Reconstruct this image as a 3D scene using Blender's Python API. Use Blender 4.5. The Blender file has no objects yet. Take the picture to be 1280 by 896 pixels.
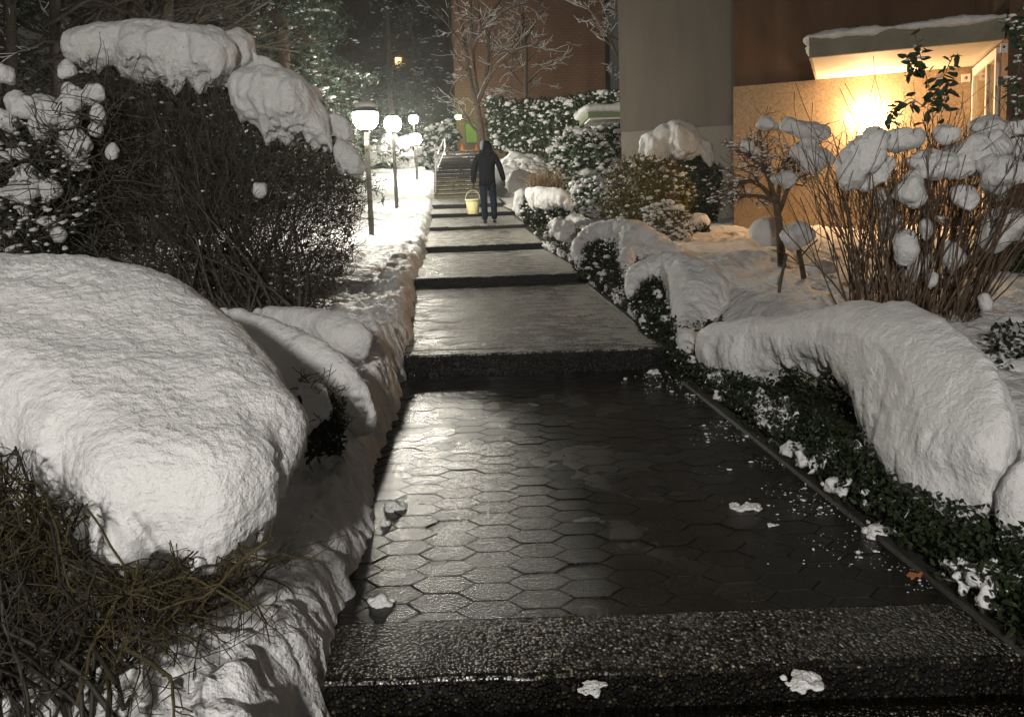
import bpy, bmesh, math, random
import numpy as np
from mathutils import Vector, Matrix

random.seed(7)
RNG = np.random.default_rng(11)
S = bpy.context.scene
C = S.collection
rad = math.radians

# ------------------------------------------------------------------ camera
FPX = 960.0
PITCH, ROLL, YH = 5.8, -2.0, 241.0
SHIFT = -((448 - FPX * math.tan(rad(PITCH))) - YH) / 1280.0
CAMZ = 1.5
CR = (Matrix.Rotation(rad(90 - PITCH), 3, 'X') @ Matrix.Rotation(rad(ROLL), 3, 'Z'))
cam = bpy.data.cameras.new('camera')
cam.lens = FPX / 1280 * 36
cam.sensor_width = 36
cam.shift_y = SHIFT
cam.clip_start, cam.clip_end = 0.05, 600
cam_o = bpy.data.objects.new('camera', cam)
C.objects.link(cam_o)
cam_o.matrix_world = Matrix.Translation((0, 0, CAMZ)) @ CR.to_4x4()
S.camera = cam_o
CRn = np.array(CR)


def P(px, py, Y):
    """photo pixel + forward distance -> world point (arrays welcome)"""
    px, py, Y = np.broadcast_arrays(np.asarray(px, float), np.asarray(py, float), np.asarray(Y, float))
    r = np.stack([(px - 640) / FPX, (448 - py) / FPX + SHIFT * 1280 / FPX, -np.ones_like(px)], -1)
    w = r @ CRn.T
    w = w * (Y / w[..., 1])[..., None]
    w[..., 2] += CAMZ
    return w


def proj(W):
    w = np.asarray(W, float) - np.array([0, 0, CAMZ])
    c = w @ CRn
    z = np.minimum(c[..., 2], -1e-3)
    return 640 + FPX * c[..., 0] / -z, 448 - FPX * (c[..., 1] / -z - SHIFT * 1280 / FPX)


def keep_below(poly, paths, radii, m=6):
    """drop twigs that would pierce the snow lying on them"""
    x, y = proj(paths)
    bad = (inside(poly, x, y) & (edgedist(poly, x, y) > m)).any(1)
    return paths[~bad], radii[~bad]


# ------------------------------------------------------------------ noise
def _h(i, j, k):
    n = (i * 374761393 + j * 668265263 + k * 1274126177) & 0x7fffffff
    n = ((n ^ (n >> 13)) * 1103515245) & 0x7fffffff
    n = n ^ (n >> 16)
    return (n & 0xffff) / 65535.0


def vnoise(p):
    p = np.asarray(p, float)
    i = np.floor(p).astype(np.int64)
    f = p - i
    f = f * f * f * (f * (f * 6 - 15) + 10)
    r = 0
    for a in (0, 1):
        wa = f[..., 0] if a else 1 - f[..., 0]
        for b in (0, 1):
            wb = f[..., 1] if b else 1 - f[..., 1]
            for c in (0, 1):
                wc = f[..., 2] if c else 1 - f[..., 2]
                r = r + wa * wb * wc * _h(i[..., 0] + a, i[..., 1] + b, i[..., 2] + c)
    return r * 2 - 1


def fbm(p, o=4, g=0.5):
    p = np.asarray(p, float)
    s, a = 0, 1.0
    for k in range(o):
        s = s + a * vnoise(p * (2.03 ** k) + 17.3 * k)
        a *= g
    return s


# ------------------------------------------------------------------ mesh building
def mesh_np(name, V, F, smooth=True):
    """V (n,3), F list of int arrays (m,k)"""
    me = bpy.data.meshes.new(name)
    V = np.ascontiguousarray(V, dtype=np.float32)
    if not isinstance(F, list):
        F = [F]
    F = [np.asarray(f, dtype=np.int32) for f in F if len(f)]
    me.vertices.add(len(V))
    me.vertices.foreach_set('co', V.ravel())
    tot = np.concatenate([np.full(len(f), f.shape[1], np.int32) for f in F])
    idx = np.concatenate([f.ravel() for f in F])
    st = np.concatenate([[0], np.cumsum(tot)[:-1]]).astype(np.int32)
    me.loops.add(len(idx))
    me.loops.foreach_set('vertex_index', idx)
    me.polygons.add(len(tot))
    me.polygons.foreach_set('loop_start', st)
    me.polygons.foreach_set('loop_total', tot)
    me.update(calc_edges=True)
    me.validate()
    me.polygons.foreach_set('use_smooth', np.full(len(me.polygons), smooth, dtype=bool))
    return me


def tag(o, label=None, cat=None, group=None, kind=None):
    if label: o['label'] = label
    if cat: o['category'] = cat
    if group: o['group'] = group
    if kind: o['kind'] = kind
    return o


def obj(name, V, F, mat, parent=None, smooth=True, loc=None):
    V = np.asarray(V, float)
    if parent is not None:
        org = np.array(parent['_o'])
    elif loc is not None:
        org = np.array(loc, float)
    else:
        org = np.array([V[:, 0].mean(), V[:, 1].mean(), V[:, 2].min()])
    me = mesh_np(name, V - org, F, smooth)
    me.materials.append(mat)
    o = bpy.data.objects.new(name, me)
    C.objects.link(o)
    if parent is not None:
        o.parent = parent
        pl = parent
        o['_o'] = list(org)
    else:
        o.location = org
        o['_o'] = list(org)
    return o


def empty(name, loc, label, cat, group=None, rz=0):
    o = bpy.data.objects.new(name, None)
    C.objects.link(o)
    o.location = loc
    o['_o'] = [float(v) for v in loc]
    o.empty_display_size = 0.2
    return tag(o, label, cat, group)


class Acc:
    def __init__(s): s.V, s.F, s.n = [], {}, 0

    def add(s, V, F):
        V = np.asarray(V, float).reshape(-1, 3)
        if not isinstance(F, list): F = [F]
        for f in F:
            f = np.asarray(f, int)
            if len(f): s.F.setdefault(f.shape[1], []).append(f + s.n)
        s.V.append(V); s.n += len(V)
        return s

    def get(s):
        return np.concatenate(s.V), [np.concatenate(f) for f in s.F.values()]

    def build(s, name, mat, parent=None, smooth=True, loc=None):
        V, F = s.get()
        return obj(name, V, F, mat, parent, smooth, loc)


def unit(v):
    v = np.asarray(v, float)
    return v / np.maximum(np.linalg.norm(v, axis=-1, keepdims=True), 1e-9)


def tubes(paths, radii, s=3, cap=False):
    """paths (n,k,3), radii (n,k) -> V,F"""
    paths = np.asarray(paths, float)
    if paths.ndim == 2: paths = paths[None]
    n, k, _ = paths.shape
    radii = np.broadcast_to(np.asarray(radii, float), (n, k))
    t = np.gradient(paths, axis=1) if k > 1 else paths
    t = unit(t)
    ref = np.where(np.abs(t[:, :1, 2:3]) > 0.9, np.array([1., 0, 0]), np.array([0, 0, 1.]))
    ref = np.broadcast_to(ref, t.shape)
    a = unit(np.cross(t, ref))
    b = np.cross(t, a)
    ang = np.arange(s) / s * 2 * math.pi
    V = paths[:, :, None, :] + radii[:, :, None, None] * (a[:, :, None, :] * np.cos(ang)[:, None] + b[:, :, None, :] * np.sin(ang)[:, None])
    V = V.reshape(-1, 3)
    base = (np.arange(n) * k * s)[:, None, None] + (np.arange(k - 1) * s)[None, :, None] + np.arange(s)[None, None, :]
    nxt = (np.arange(n) * k * s)[:, None, None] + (np.arange(k - 1) * s)[None, :, None] + ((np.arange(s) + 1) % s)[None, None, :]
    F = np.stack([base, nxt, nxt + s, base + s], -1).reshape(-1, 4)
    out = [F]
    if cap:
        e0 = (np.arange(n) * k * s)[:, None] + np.arange(s)[::-1][None]
        e1 = (np.arange(n) * k * s + (k - 1) * s)[:, None] + np.arange(s)[None]
        out.append(np.concatenate([e0, e1]))
    return V, out


def box(x0, x1, y0, y1, z0, z1):
    V = np.array([[x, y, z] for z in (z0, z1) for y in (y0, y1) for x in (x0, x1)], float)
    F = np.array([[0, 2, 3, 1], [4, 5, 7, 6], [0, 1, 5, 4], [2, 6, 7, 3], [0, 4, 6, 2], [1, 3, 7, 5]])
    return V, F


def obox(c, ax, ay, hx, hy, z0, z1):
    """oriented box: centre (x,y), unit axes ax, ay in plan"""
    V, F = box(-hx, hx, -hy, hy, z0, z1)
    ax, ay = np.array([*ax, 0.]), np.array([*ay, 0.])
    W = np.array([c[0], c[1], 0.]) + V[:, :1] * ax + V[:, 1:2] * ay + V[:, 2:] * np.array([0, 0, 1.])
    return W, F


def lathe(c, prof, s=24):
    """prof list of (r,z)"""
    prof = np.array(prof, float)
    a = np.arange(s) / s * 2 * math.pi
    V = np.stack([c[0] + prof[:, None, 0] * np.cos(a), c[1] + prof[:, None, 0] * np.sin(a), c[2] + np.broadcast_to(prof[:, None, 1], (len(prof), s))], -1).reshape(-1, 3)
    i = np.arange(len(prof) - 1)[:, None] * s
    j = np.arange(s)[None]
    F = np.stack([i + j, i + (j + 1) % s, i + s + (j + 1) % s, i + s + j], -1).reshape(-1, 4)
    return V, F


_bm = bmesh.new(); bmesh.ops.create_icosphere(_bm, subdivisions=2, radius=1)
ICO_V = np.array([v.co[:] for v in _bm.verts]); ICO_F = np.array([[v.index for v in f.verts] for f in _bm.faces]); _bm.free()
_bm = bmesh.new(); bmesh.ops.create_icosphere(_bm, subdivisions=1, radius=1)
ICO1_V = np.array([v.co[:] for v in _bm.verts]); ICO1_F = np.array([[v.index for v in f.verts] for f in _bm.faces]); _bm.free()


def balls(cen, r, low=False):
    cen = np.asarray(cen, float); r = np.asarray(r, float)
    if r.ndim == 1: r = np.repeat(r[:, None], 3, 1)
    BV, BF = (ICO1_V, ICO1_F) if low else (ICO_V, ICO_F)
    V = (cen[:, None] + BV[None] * r[:, None]).reshape(-1, 3)
    F = (BF[None] + (np.arange(len(cen)) * len(BV))[:, None, None]).reshape(-1, 3)
    return V, F


def inside(poly, x, y):
    poly = np.asarray(poly, float)
    r = np.zeros(np.shape(x), bool)
    n = len(poly)
    for i in range(n):
        x0, y0 = poly[i]; x1, y1 = poly[(i + 1) % n]
        if y0 == y1: continue
        c = ((y0 > y) != (y1 > y)) & (x < (x1 - x0) * (y - y0) / (y1 - y0) + x0)
        r ^= c
    return r


def edgedist(poly, x, y):
    poly = np.asarray(poly, float)
    d = np.full(np.shape(x), 1e9)
    n = len(poly)
    for i in range(n):
        a = poly[i]; b = poly[(i + 1) % n]; e = b - a
        t = np.clip(((x - a[0]) * e[0] + (y - a[1]) * e[1]) / max(e @ e, 1e-9), 0, 1)
        d = np.minimum(d, np.hypot(x - a[0] - t * e[0], y - a[1] - t * e[1]))
    return d


def scatter(poly, Yf, dY, n, full=False):
    """random world points in the volume behind a pixel outline, thinner towards its edge"""
    poly = np.asarray(poly, float)
    lo, hi = poly.min(0), poly.max(0)
    xs, ys = [], []
    m = 0
    while m < n:
        x = RNG.uniform(lo[0], hi[0], n * 3); y = RNG.uniform(lo[1], hi[1], n * 3)
        k = inside(poly, x, y)
        xs.append(x[k]); ys.append(y[k]); m += k.sum()
    x = np.concatenate(xs)[:n]; y = np.concatenate(ys)[:n]
    d = edgedist(poly, x, y)
    w = np.ones(n) if full else np.sqrt(np.clip(d / (d.max() * 0.7 + 1e-6), 0.04, 1))
    Y = (Yf(x, y) if callable(Yf) else Yf) + RNG.uniform(-1, 1, n) * dY * w
    return P(x, y, Y)


def remesh(V, F, voxel, smooth=6):
    me = mesh_np('tmp', V, F)
    o = bpy.data.objects.new('tmp', me); C.objects.link(o)
    m = o.modifiers.new('r', 'REMESH'); m.mode = 'VOXEL'; m.voxel_size = voxel
    if smooth:
        m = o.modifiers.new('s', 'SMOOTH'); m.factor = 0.5; m.iterations = smooth
    dg = bpy.context.evaluated_depsgraph_get()
    e = o.evaluated_get(dg)
    m2 = e.to_mesh()
    n = len(m2.vertices)
    co = np.empty(n * 3, np.float32); m2.vertices.foreach_get('co', co)
    no = np.empty(n * 3, np.float32); m2.vertices.foreach_get('normal', no)
    tot = np.empty(len(m2.polygons), np.int32); m2.polygons.foreach_get('loop_total', tot)
    idx = np.empty(len(m2.loops), np.int32); m2.loops.foreach_get('vertex_index', idx)
    st = np.empty(len(m2.polygons), np.int32); m2.polygons.foreach_get('loop_start', st)
    Fs = []
    for k in np.unique(tot):
        s_ = st[tot == k]
        Fs.append(idx[s_[:, None] + np.arange(k)[None]])
    e.to_mesh_clear()
    bpy.data.objects.remove(o); bpy.data.meshes.remove(me)
    return co.reshape(-1, 3).astype(float), no.reshape(-1, 3).astype(float), Fs


def snow_mesh(name, V, F, mat, parent=None, voxel=0.02, smooth=6, noise=((4, .03), (14, .01)), loc=None, folds=0.0, rag=0.0, rs=16):
    co, no, Fs = remesh(V, F, voxel, smooth)
    d = 0
    for sc, am in noise:
        d = d + am * fbm(co * sc + 3.1, 3)
    if folds:      # slumped wrinkles running down the sides
        f = fbm(co * np.array([7, 7, 1.6]) + 5.5, 3)
        d = d + folds * (f - .55 * np.abs(f)) * np.clip(1.05 - no[:, 2], 0, 1)
    co = co + no * np.asarray(d)[:, None] if len(noise) else co
    if rag:        # crumbly drips along the lower edge
        dn = np.clip(-no[:, 2] + .25, 0, 1)
        g = fbm(co * np.array([rs, rs, rs * .25]) + 8.8, 3)
        co[:, 2] -= rag * dn * (np.maximum(g, -.15) * 1.6)
    return obj(name, co, Fs, mat, parent, True, loc)


def puffV(poly, Yf, rmax, step, jitter=0.3):
    """fills a pixel outline with overlapping spheres at its own depth"""
    poly = np.asarray(poly, float)
    lo, hi = poly.min(0), poly.max(0)
    gx, gy = np.meshgrid(np.arange(lo[0], hi[0], step), np.arange(lo[1], hi[1], step))
    gx = gx.ravel() + RNG.uniform(-jitter, jitter, gx.size) * step
    gy = gy.ravel() + RNG.uniform(-jitter, jitter, gy.size) * step
    k = inside(poly, gx, gy)
    gx, gy = gx[k], gy[k]
    d = edgedist(poly, gx, gy)
    k = d > step * 0.35
    gx, gy, d = gx[k], gy[k], d[k]
    Y = np.broadcast_to(Yf(gx, gy) if callable(Yf) else float(Yf), gx.shape)
    r = np.minimum(d / FPX * Y, rmax)
    return balls(P(gx, gy, Y), r)


def ellV(ells, Y, flat=0.8, sub=3):
    """ellipses (px,py,rx,ry[,Y]) -> clusters of balls"""
    cs, rs = [], []
    for e in ells:
        y = e[4] if len(e) > 4 else Y
        y = y + RNG.uniform(-.06, .06)
        s_ = y / FPX
        c = P(e[0], e[1], y)
        cs.append(c); rs.append([e[2] * s_ * .85, (e[2] + e[3]) / 2 * s_ * flat, e[3] * s_ * .85])
        for q in range(sub):
            a = RNG.uniform(0, 6.28)
            ox, oz = math.cos(a) * e[2] * .5 * s_, math.sin(a) * e[3] * .5 * s_
            f = RNG.uniform(.4, .62)
            cs.append(c + np.array([ox, RNG.uniform(-.3, .3) * e[2] * s_, oz]))
            rs.append([e[2] * s_ * f, e[2] * s_ * f, e[3] * s_ * f])
    return balls(cs, rs)


def grow(start, d, length, k=5, wander=.25, up=0.0, r0=.006, r1=.002):
    """n wandering twigs -> paths (n,k,3), radii (n,k)"""
    start = np.asarray(start, float); n = len(start)
    d = unit(d)
    length = np.broadcast_to(np.asarray(length, float), (n,))
    pts = [start]
    p = start
    for i in range(k - 1):
        d = unit(d + RNG.normal(0, wander, (n, 3)) + np.array([0, 0, up]))
        p = p + d * (length / (k - 1))[:, None]
        pts.append(p)
    r0 = np.broadcast_to(np.asarray(r0, float), (n,)); r1 = np.broadcast_to(np.asarray(r1, float), (n,))
    t = np.linspace(0, 1, k)[None]
    return np.stack(pts, 1), r0[:, None] * (1 - t) + r1[:, None] * t


def branch_off(paths, radii, m, spread, len_f, k=4, wander=.2, up=.05, rf=.55, r1=.0015, tmin=.25):
    """m children per path"""
    n, kk, _ = paths.shape
    pi = np.repeat(np.arange(n), m)
    t = RNG.uniform(tmin, 1, n * m) * (kk - 1)
    i = np.minimum(t.astype(int), kk - 2); f = (t - i)[:, None]
    p = paths[pi, i] * (1 - f) + paths[pi, i + 1] * f
    d = unit(paths[pi, i + 1] - paths[pi, i])
    rr = radii[pi, i] * (1 - f[:, 0]) + radii[pi, i + 1] * f[:, 0]
    L = np.linalg.norm(np.diff(paths, axis=1), axis=-1).sum(1)[pi]
    d = unit(d + RNG.normal(0, spread, d.shape))
    return grow(p, d, L * len_f * RNG.uniform(.5, 1.2, n * m), k, wander, up, np.maximum(rr * rf, r1), r1)


def leaves(p, size, aspect=.45, normal=None, spread=1.0, droop=0.0, fold=.15):
    """n leaf blades: rhombic 6-vertex blades, slightly folded"""
    p = np.asarray(p, float); n = len(p)
    d = RNG.normal(0, 1, (n, 3)); d[:, 2] = d[:, 2] * spread - droop
    d = unit(d)
    u = RNG.normal(0, .7, (n, 3)) + np.array([0, 0, 1.0]) if normal is None else normal
    a = unit(np.cross(d, u)); nn = np.cross(a, d)
    L = np.broadcast_to(np.asarray(size, float), (n,)) * RNG.uniform(.65, 1.25, n)
    W = L * aspect
    L, W = L[:, None], W[:, None]
    q = [p, p + d * L * .35 + a * W * .5 + nn * W * fold, p + d * L * .75 + a * W * .38 + nn * W * fold, p + d * L,
         p + d * L * .75 - a * W * .38 + nn * W * fold, p + d * L * .35 - a * W * .5 + nn * W * fold]
    V = np.stack(q, 1).reshape(-1, 3)
    b = (np.arange(n) * 6)[:, None]
    F = np.concatenate([b + np.array([[0, 1, 2, 3]]), b + np.array([[0, 3, 4, 5]])])
    return V, F


def clumps(ells, Y, root, voxel=.018, smooth=5, noise=((4, .03), (12, .012)), flat=.9, sub=4):
    for e in ells:
        V, F = ellV([e], Y, flat, sub)
        snow_mesh('snow_clump', V, F, SNOW, root, voxel, smooth, noise)


def tiny_snow(p, r, flat=.6):
    p = np.asarray(p, float); n = len(p)
    rr = np.broadcast_to(np.asarray(r, float), (n,)) * RNG.uniform(.5, 1.3, n)
    R = np.stack([rr * RNG.uniform(.7, 1.5, n), rr * RNG.uniform(.7, 1.5, n), rr * flat], 1)
    V, F = balls(p, R, True)
    V = V + (fbm(V * 31, 2) * .45)[:, None] * np.repeat(rr, len(ICO1_V))[:, None] * np.array([1, 1, .6])
    return V, F


# ------------------------------------------------------------------ materials
def newmat(name):
    m = bpy.data.materials.new(name); m.use_nodes = True
    nt = m.node_tree
    b = nt.nodes['Principled BSDF']
    return m, nt, b


def N(nt, t, **kw):
    n = nt.nodes.new(t)
    for k, v in kw.items():
        if k in n.inputs: n.inputs[k].default_value = v
        else: setattr(n, k, v)
    return n


def ramp(nt, fac, stops):
    r = nt.nodes.new('ShaderNodeValToRGB')
    e = r.color_ramp.elements
    while len(e) > 1: e.remove(e[-1])
    e[0].position, e[0].color = stops[0][0], (*stops[0][1], 1) if len(stops[0][1]) == 3 else stops[0][1]
    for p, c in stops[1:]:
        x = e.new(p); x.color = (*c, 1)
    nt.links.new(fac, r.inputs[0])
    return r.outputs[0]


def noise_mat(name, stops, scale=6, rough=.8, bump=.0, bscale=40, detail=5, spec=.3, bdist=.01, coord='Object', stretch=None):
    m, nt, b = newmat(name)
    tc = N(nt, 'ShaderNodeTexCoord')
    n = N(nt, 'ShaderNodeTexNoise', Scale=scale, Detail=detail, Roughness=.6)
    if stretch:
        mp = N(nt, 'ShaderNodeMapping'); mp.inputs['Scale'].default_value = stretch
        nt.links.new(tc.outputs[coord], mp.inputs[0]); nt.links.new(mp.outputs[0], n.inputs['Vector'])
    else: nt.links.new(tc.outputs[coord], n.inputs['Vector'])
    nt.links.new(ramp(nt, n.outputs[0], stops), b.inputs['Base Color'])
    b.inputs['Roughness'].default_value = rough
    b.inputs['Specular IOR Level'].default_value = spec
    if bump:
        n2 = N(nt, 'ShaderNodeTexNoise', Scale=bscale, Detail=4, Roughness=.65)
        nt.links.new(tc.outputs[coord], n2.inputs['Vector'])
        bp = N(nt, 'ShaderNodeBump', Strength=bump, Distance=bdist)
        nt.links.new(n2.outputs[0], bp.inputs['Height'])
        nt.links.new(bp.outputs[0], b.inputs['Normal'])
    return m


def snow_mat(name, s1=28, s2=110, d1=.02, d2=.006, col=(.80, .79, .775), rough=.55, aniso=None):
    m, nt, b = newmat(name)
    tc = N(nt, 'ShaderNodeTexCoord')
    v = tc.outputs['Object']
    n3 = N(nt, 'ShaderNodeTexNoise', Scale=3.0, Detail=3)
    nt.links.new(v, n3.inputs['Vector'])
    c2 = tuple(c * .93 for c in col)
    nt.links.new(ramp(nt, n3.outputs[0], [(.35, c2), (.65, col)]), b.inputs['Base Color'])
    mp = N(nt, 'ShaderNodeMapping'); nt.links.new(v, mp.inputs[0])
    if aniso: mp.inputs['Scale'].default_value = aniso
    n1 = N(nt, 'ShaderNodeTexNoise', Scale=s1, Detail=3, Roughness=.55)
    n2 = N(nt, 'ShaderNodeTexNoise', Scale=s2, Detail=3, Roughness=.6)
    nt.links.new(mp.outputs[0], n1.inputs['Vector']); nt.links.new(v, n2.inputs['Vector'])
    b1 = N(nt, 'ShaderNodeBump', Strength=.9, Distance=d1); b2 = N(nt, 'ShaderNodeBump', Strength=.8, Distance=d2)
    nt.links.new(n1.outputs[0], b1.inputs['Height']); nt.links.new(n2.outputs[0], b2.inputs['Height'])
    nt.links.new(b1.outputs[0], b2.inputs['Normal']); nt.links.new(b2.outputs[0], b.inputs['Normal'])
    b.inputs['Roughness'].default_value = rough
    b.inputs['Specular IOR Level'].default_value = .25
    b.inputs['Subsurface Weight'].default_value = .0
    return m


def emit_mat(name, col, strength):
    m = bpy.data.materials.new(name); m.use_nodes = True
    nt = m.node_tree; nt.nodes.clear()
    e = N(nt, 'ShaderNodeEmission'); o = N(nt, 'ShaderNodeOutputMaterial')
    e.inputs[0].default_value = (*col, 1); e.inputs[1].default_value = strength
    nt.links.new(e.outputs[0], o.inputs[0])
    return m


SNOW = snow_mat('snow')
SNOW_NEAR = snow_mat('snow_near', 55, 170, .011, .004)
SNOW_BANK = snow_mat('snow_bank', 18, 80, .03, .008)
SNOW_FAR = snow_mat('snow_far', 8, 30, .05, .012)
TWIG_DARK = noise_mat('bark_dark_twig', [(.3, (.045, .039, .031)), (.7, (.14, .122, .095))], 30, .8)
TWIG_MOSS = noise_mat('bark_mossy_twig', [(.3, (.018, .014, .006)), (.55, (.06, .047, .018)), (.72, (.04, .045, .016)), (.85, (.11, .09, .045))], 14, .75)
TWIG_BROWN = noise_mat('bark_brown_stem', [(.3, (.07, .046, .03)), (.7, (.19, .13, .085))], 20, .7)
BARK = BARK_TREE = noise_mat('bark_tree', [(.3, (.07, .05, .035)), (.7, (.17, .125, .085))], 9, .85, .5, 30)
LEAF_BOX = noise_mat('leaf_box', [(.3, (.010, .016, .006)), (.7, (.032, .046, .017))], 60, .45)
LEAF_DARK = noise_mat('leaf_dark_evergreen', [(.3, (.03, .048, .026)), (.7, (.07, .10, .05))], 30, .4)
LEAF_RHODO = noise_mat('leaf_rhododendron', [(.3, (.05, .09, .045)), (.7, (.10, .16, .075))], 20, .4)
LEAF_YELLOW = noise_mat('leaf_olive', [(.3, (.06, .075, .02)), (.55, (.14, .13, .03)), (.75, (.16, .09, .03))], 14, .5)
NEEDLE = noise_mat('needle_conifer', [(.3, (.025, .05, .032)), (.7, (.06, .1, .06))], 3, .6)
GRASS_DRY = noise_mat('dry_grass', [(.3, (.2, .13, .07)), (.7, (.38, .27, .16))], 12, .8)
CONC_DARK = noise_mat('concrete_dark', [(.3, (.012, .011, .009)), (.7, (.035, .032, .026))], 14, .75, .5, 60)
KERB = noise_mat('kerb_stone', [(.3, (.012, .011, .009)), (.7, (.04, .037, .03))], 10, .7, .4, 50)
PLASTER = noise_mat('plaster_grey_brown', [(.3, (.165, .141, .115)), (.5, (.19, .163, .133)), (.7, (.21, .181, .148))], 2.6, .85, .3, 90, bdist=.006, detail=8, stretch=(1, 1, .16))
PLASTER_BASE = noise_mat('plaster_base', [(.3, (.26, .235, .2)), (.7, (.32, .29, .25))], 26, .85, .35, 120, bdist=.005)
PLASTER_BROWN_SHADE = noise_mat('plaster_brown_shade', [(.3, (.085, .048, .03)), (.5, (.12, .07, .044)), (.7, (.15, .09, .058))], 2.5, .85, .3, 90, bdist=.006, detail=8, stretch=(1, 1, .2))  # brown plaster; its dark tone also stands for shade on the upper wall
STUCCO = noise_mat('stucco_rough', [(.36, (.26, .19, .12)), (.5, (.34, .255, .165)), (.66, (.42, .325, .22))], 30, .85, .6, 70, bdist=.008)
WHITE = noise_mat('white_paint', [(.3, (.7, .67, .6)), (.7, (.78, .75, .68))], 4, .5)
FASCIA = noise_mat('fascia_grey_concrete', [(.3, (.2, .18, .14)), (.7, (.3, .27, .21))], 3, .8, .2, 50)
SOFFIT = noise_mat('soffit_board', [(.3, (.62, .56, .46)), (.7, (.72, .66, .55))], 3, .7)
GREENFASCIA = noise_mat('green_fascia', [(.3, (.16, .2, .11)), (.7, (.24, .28, .16))], 8, .7)
METAL_POST = noise_mat('post_metal', [(.3, (.045, .044, .036)), (.7, (.09, .086, .07))], 12, .45, spec=.5)
METAL_DARK = noise_mat('metal_dark', [(.3, (.03, .03, .03)), (.7, (.07, .07, .065))], 12, .5, spec=.5)
RAIL = noise_mat('rail_metal', [(.3, (.3, .3, .29)), (.7, (.5, .5, .48))], 10, .4, spec=.5)
JACKET = noise_mat('jacket_cloth', [(.3, (.004, .0045, .007)), (.7, (.009, .0095, .014))], 8, .9, .3, 40, spec=.04)
TROUSER = noise_mat('trouser_denim', [(.3, (.008, .011, .021)), (.7, (.017, .022, .038))], 10, .9, .3, 50, spec=.05)
SHOE = noise_mat('shoe_leather', [(.3, (.01, .01, .01)), (.7, (.025, .022, .02))], 10, .6)
SKIN = noise_mat('skin', [(.3, (.45, .28, .2)), (.7, (.52, .34, .25))], 10, .6)
GREYCLOTH = noise_mat('hood_lining', [(.3, (.12, .13, .15)), (.7, (.2, .21, .23))], 10, .85)
YELLOW = noise_mat('bucket_plastic', [(.3, (.64, .57, .27)), (.7, (.72, .65, .36))], 6, .45)
CREAM = noise_mat('bucket_rim', [(.3, (.7, .66, .45)), (.7, (.78, .74, .55))], 6, .5)
ORANGE = noise_mat('orange_plastic', [(.3, (.7, .2, .05)), (.7, (.8, .28, .08))], 6, .5)
LEAF_FALLEN = noise_mat('fallen_leaf', [(.3, (.25, .08, .03)), (.7, (.35, .13, .05))], 20, .6)
GLASS_DOOR = noise_mat('door_glass', [(.3, (.10, .08, .05)), (.7, (.2, .16, .1))], 2, .12, spec=.6)
LAMP_GLOW = emit_mat('lamp_globe_glow', (1.0, .95, .82), 290)
LAMP_GLOW_NEAR = emit_mat('lamp_globe_glow_near', (1.0, .965, .91), 760)
WALL_GLOW = emit_mat('wall_lamp_glow', (1.0, .62, .31), 185)
GREEN_GLOW = emit_mat('green_lamp_glow', (.45, 1.0, .3), 40)
WINDOW_GLOW = emit_mat('window_glow', (1.0, .62, .2), 6)


def brick_mat():
    m, nt, b = newmat('brick_wall')
    tc = N(nt, 'ShaderNodeTexCoord')
    mp = N(nt, 'ShaderNodeMapping'); mp.inputs['Rotation'].default_value = (rad(90), 0, 0)
    nt.links.new(tc.outputs['Object'], mp.inputs[0])
    br = N(nt, 'ShaderNodeTexBrick', Scale=1.0)
    br.inputs['Brick Width'].default_value = .4; br.inputs['Row Height'].default_value = .16
    br.inputs['Mortar Size'].default_value = .018
    br.inputs['Color1'].default_value = (.235, .125, .078, 1); br.inputs['Color2'].default_value = (.27, .145, .09, 1)
    br.inputs['Mortar'].default_value = (.19, .10, .064, 1)
    nt.links.new(mp.outputs[0], br.inputs[0])
    nt.links.new(br.outputs[0], b.inputs['Base Color'])
    b.inputs['Roughness'].default_value = .85
    return m


BRICK = brick_mat()


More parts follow.
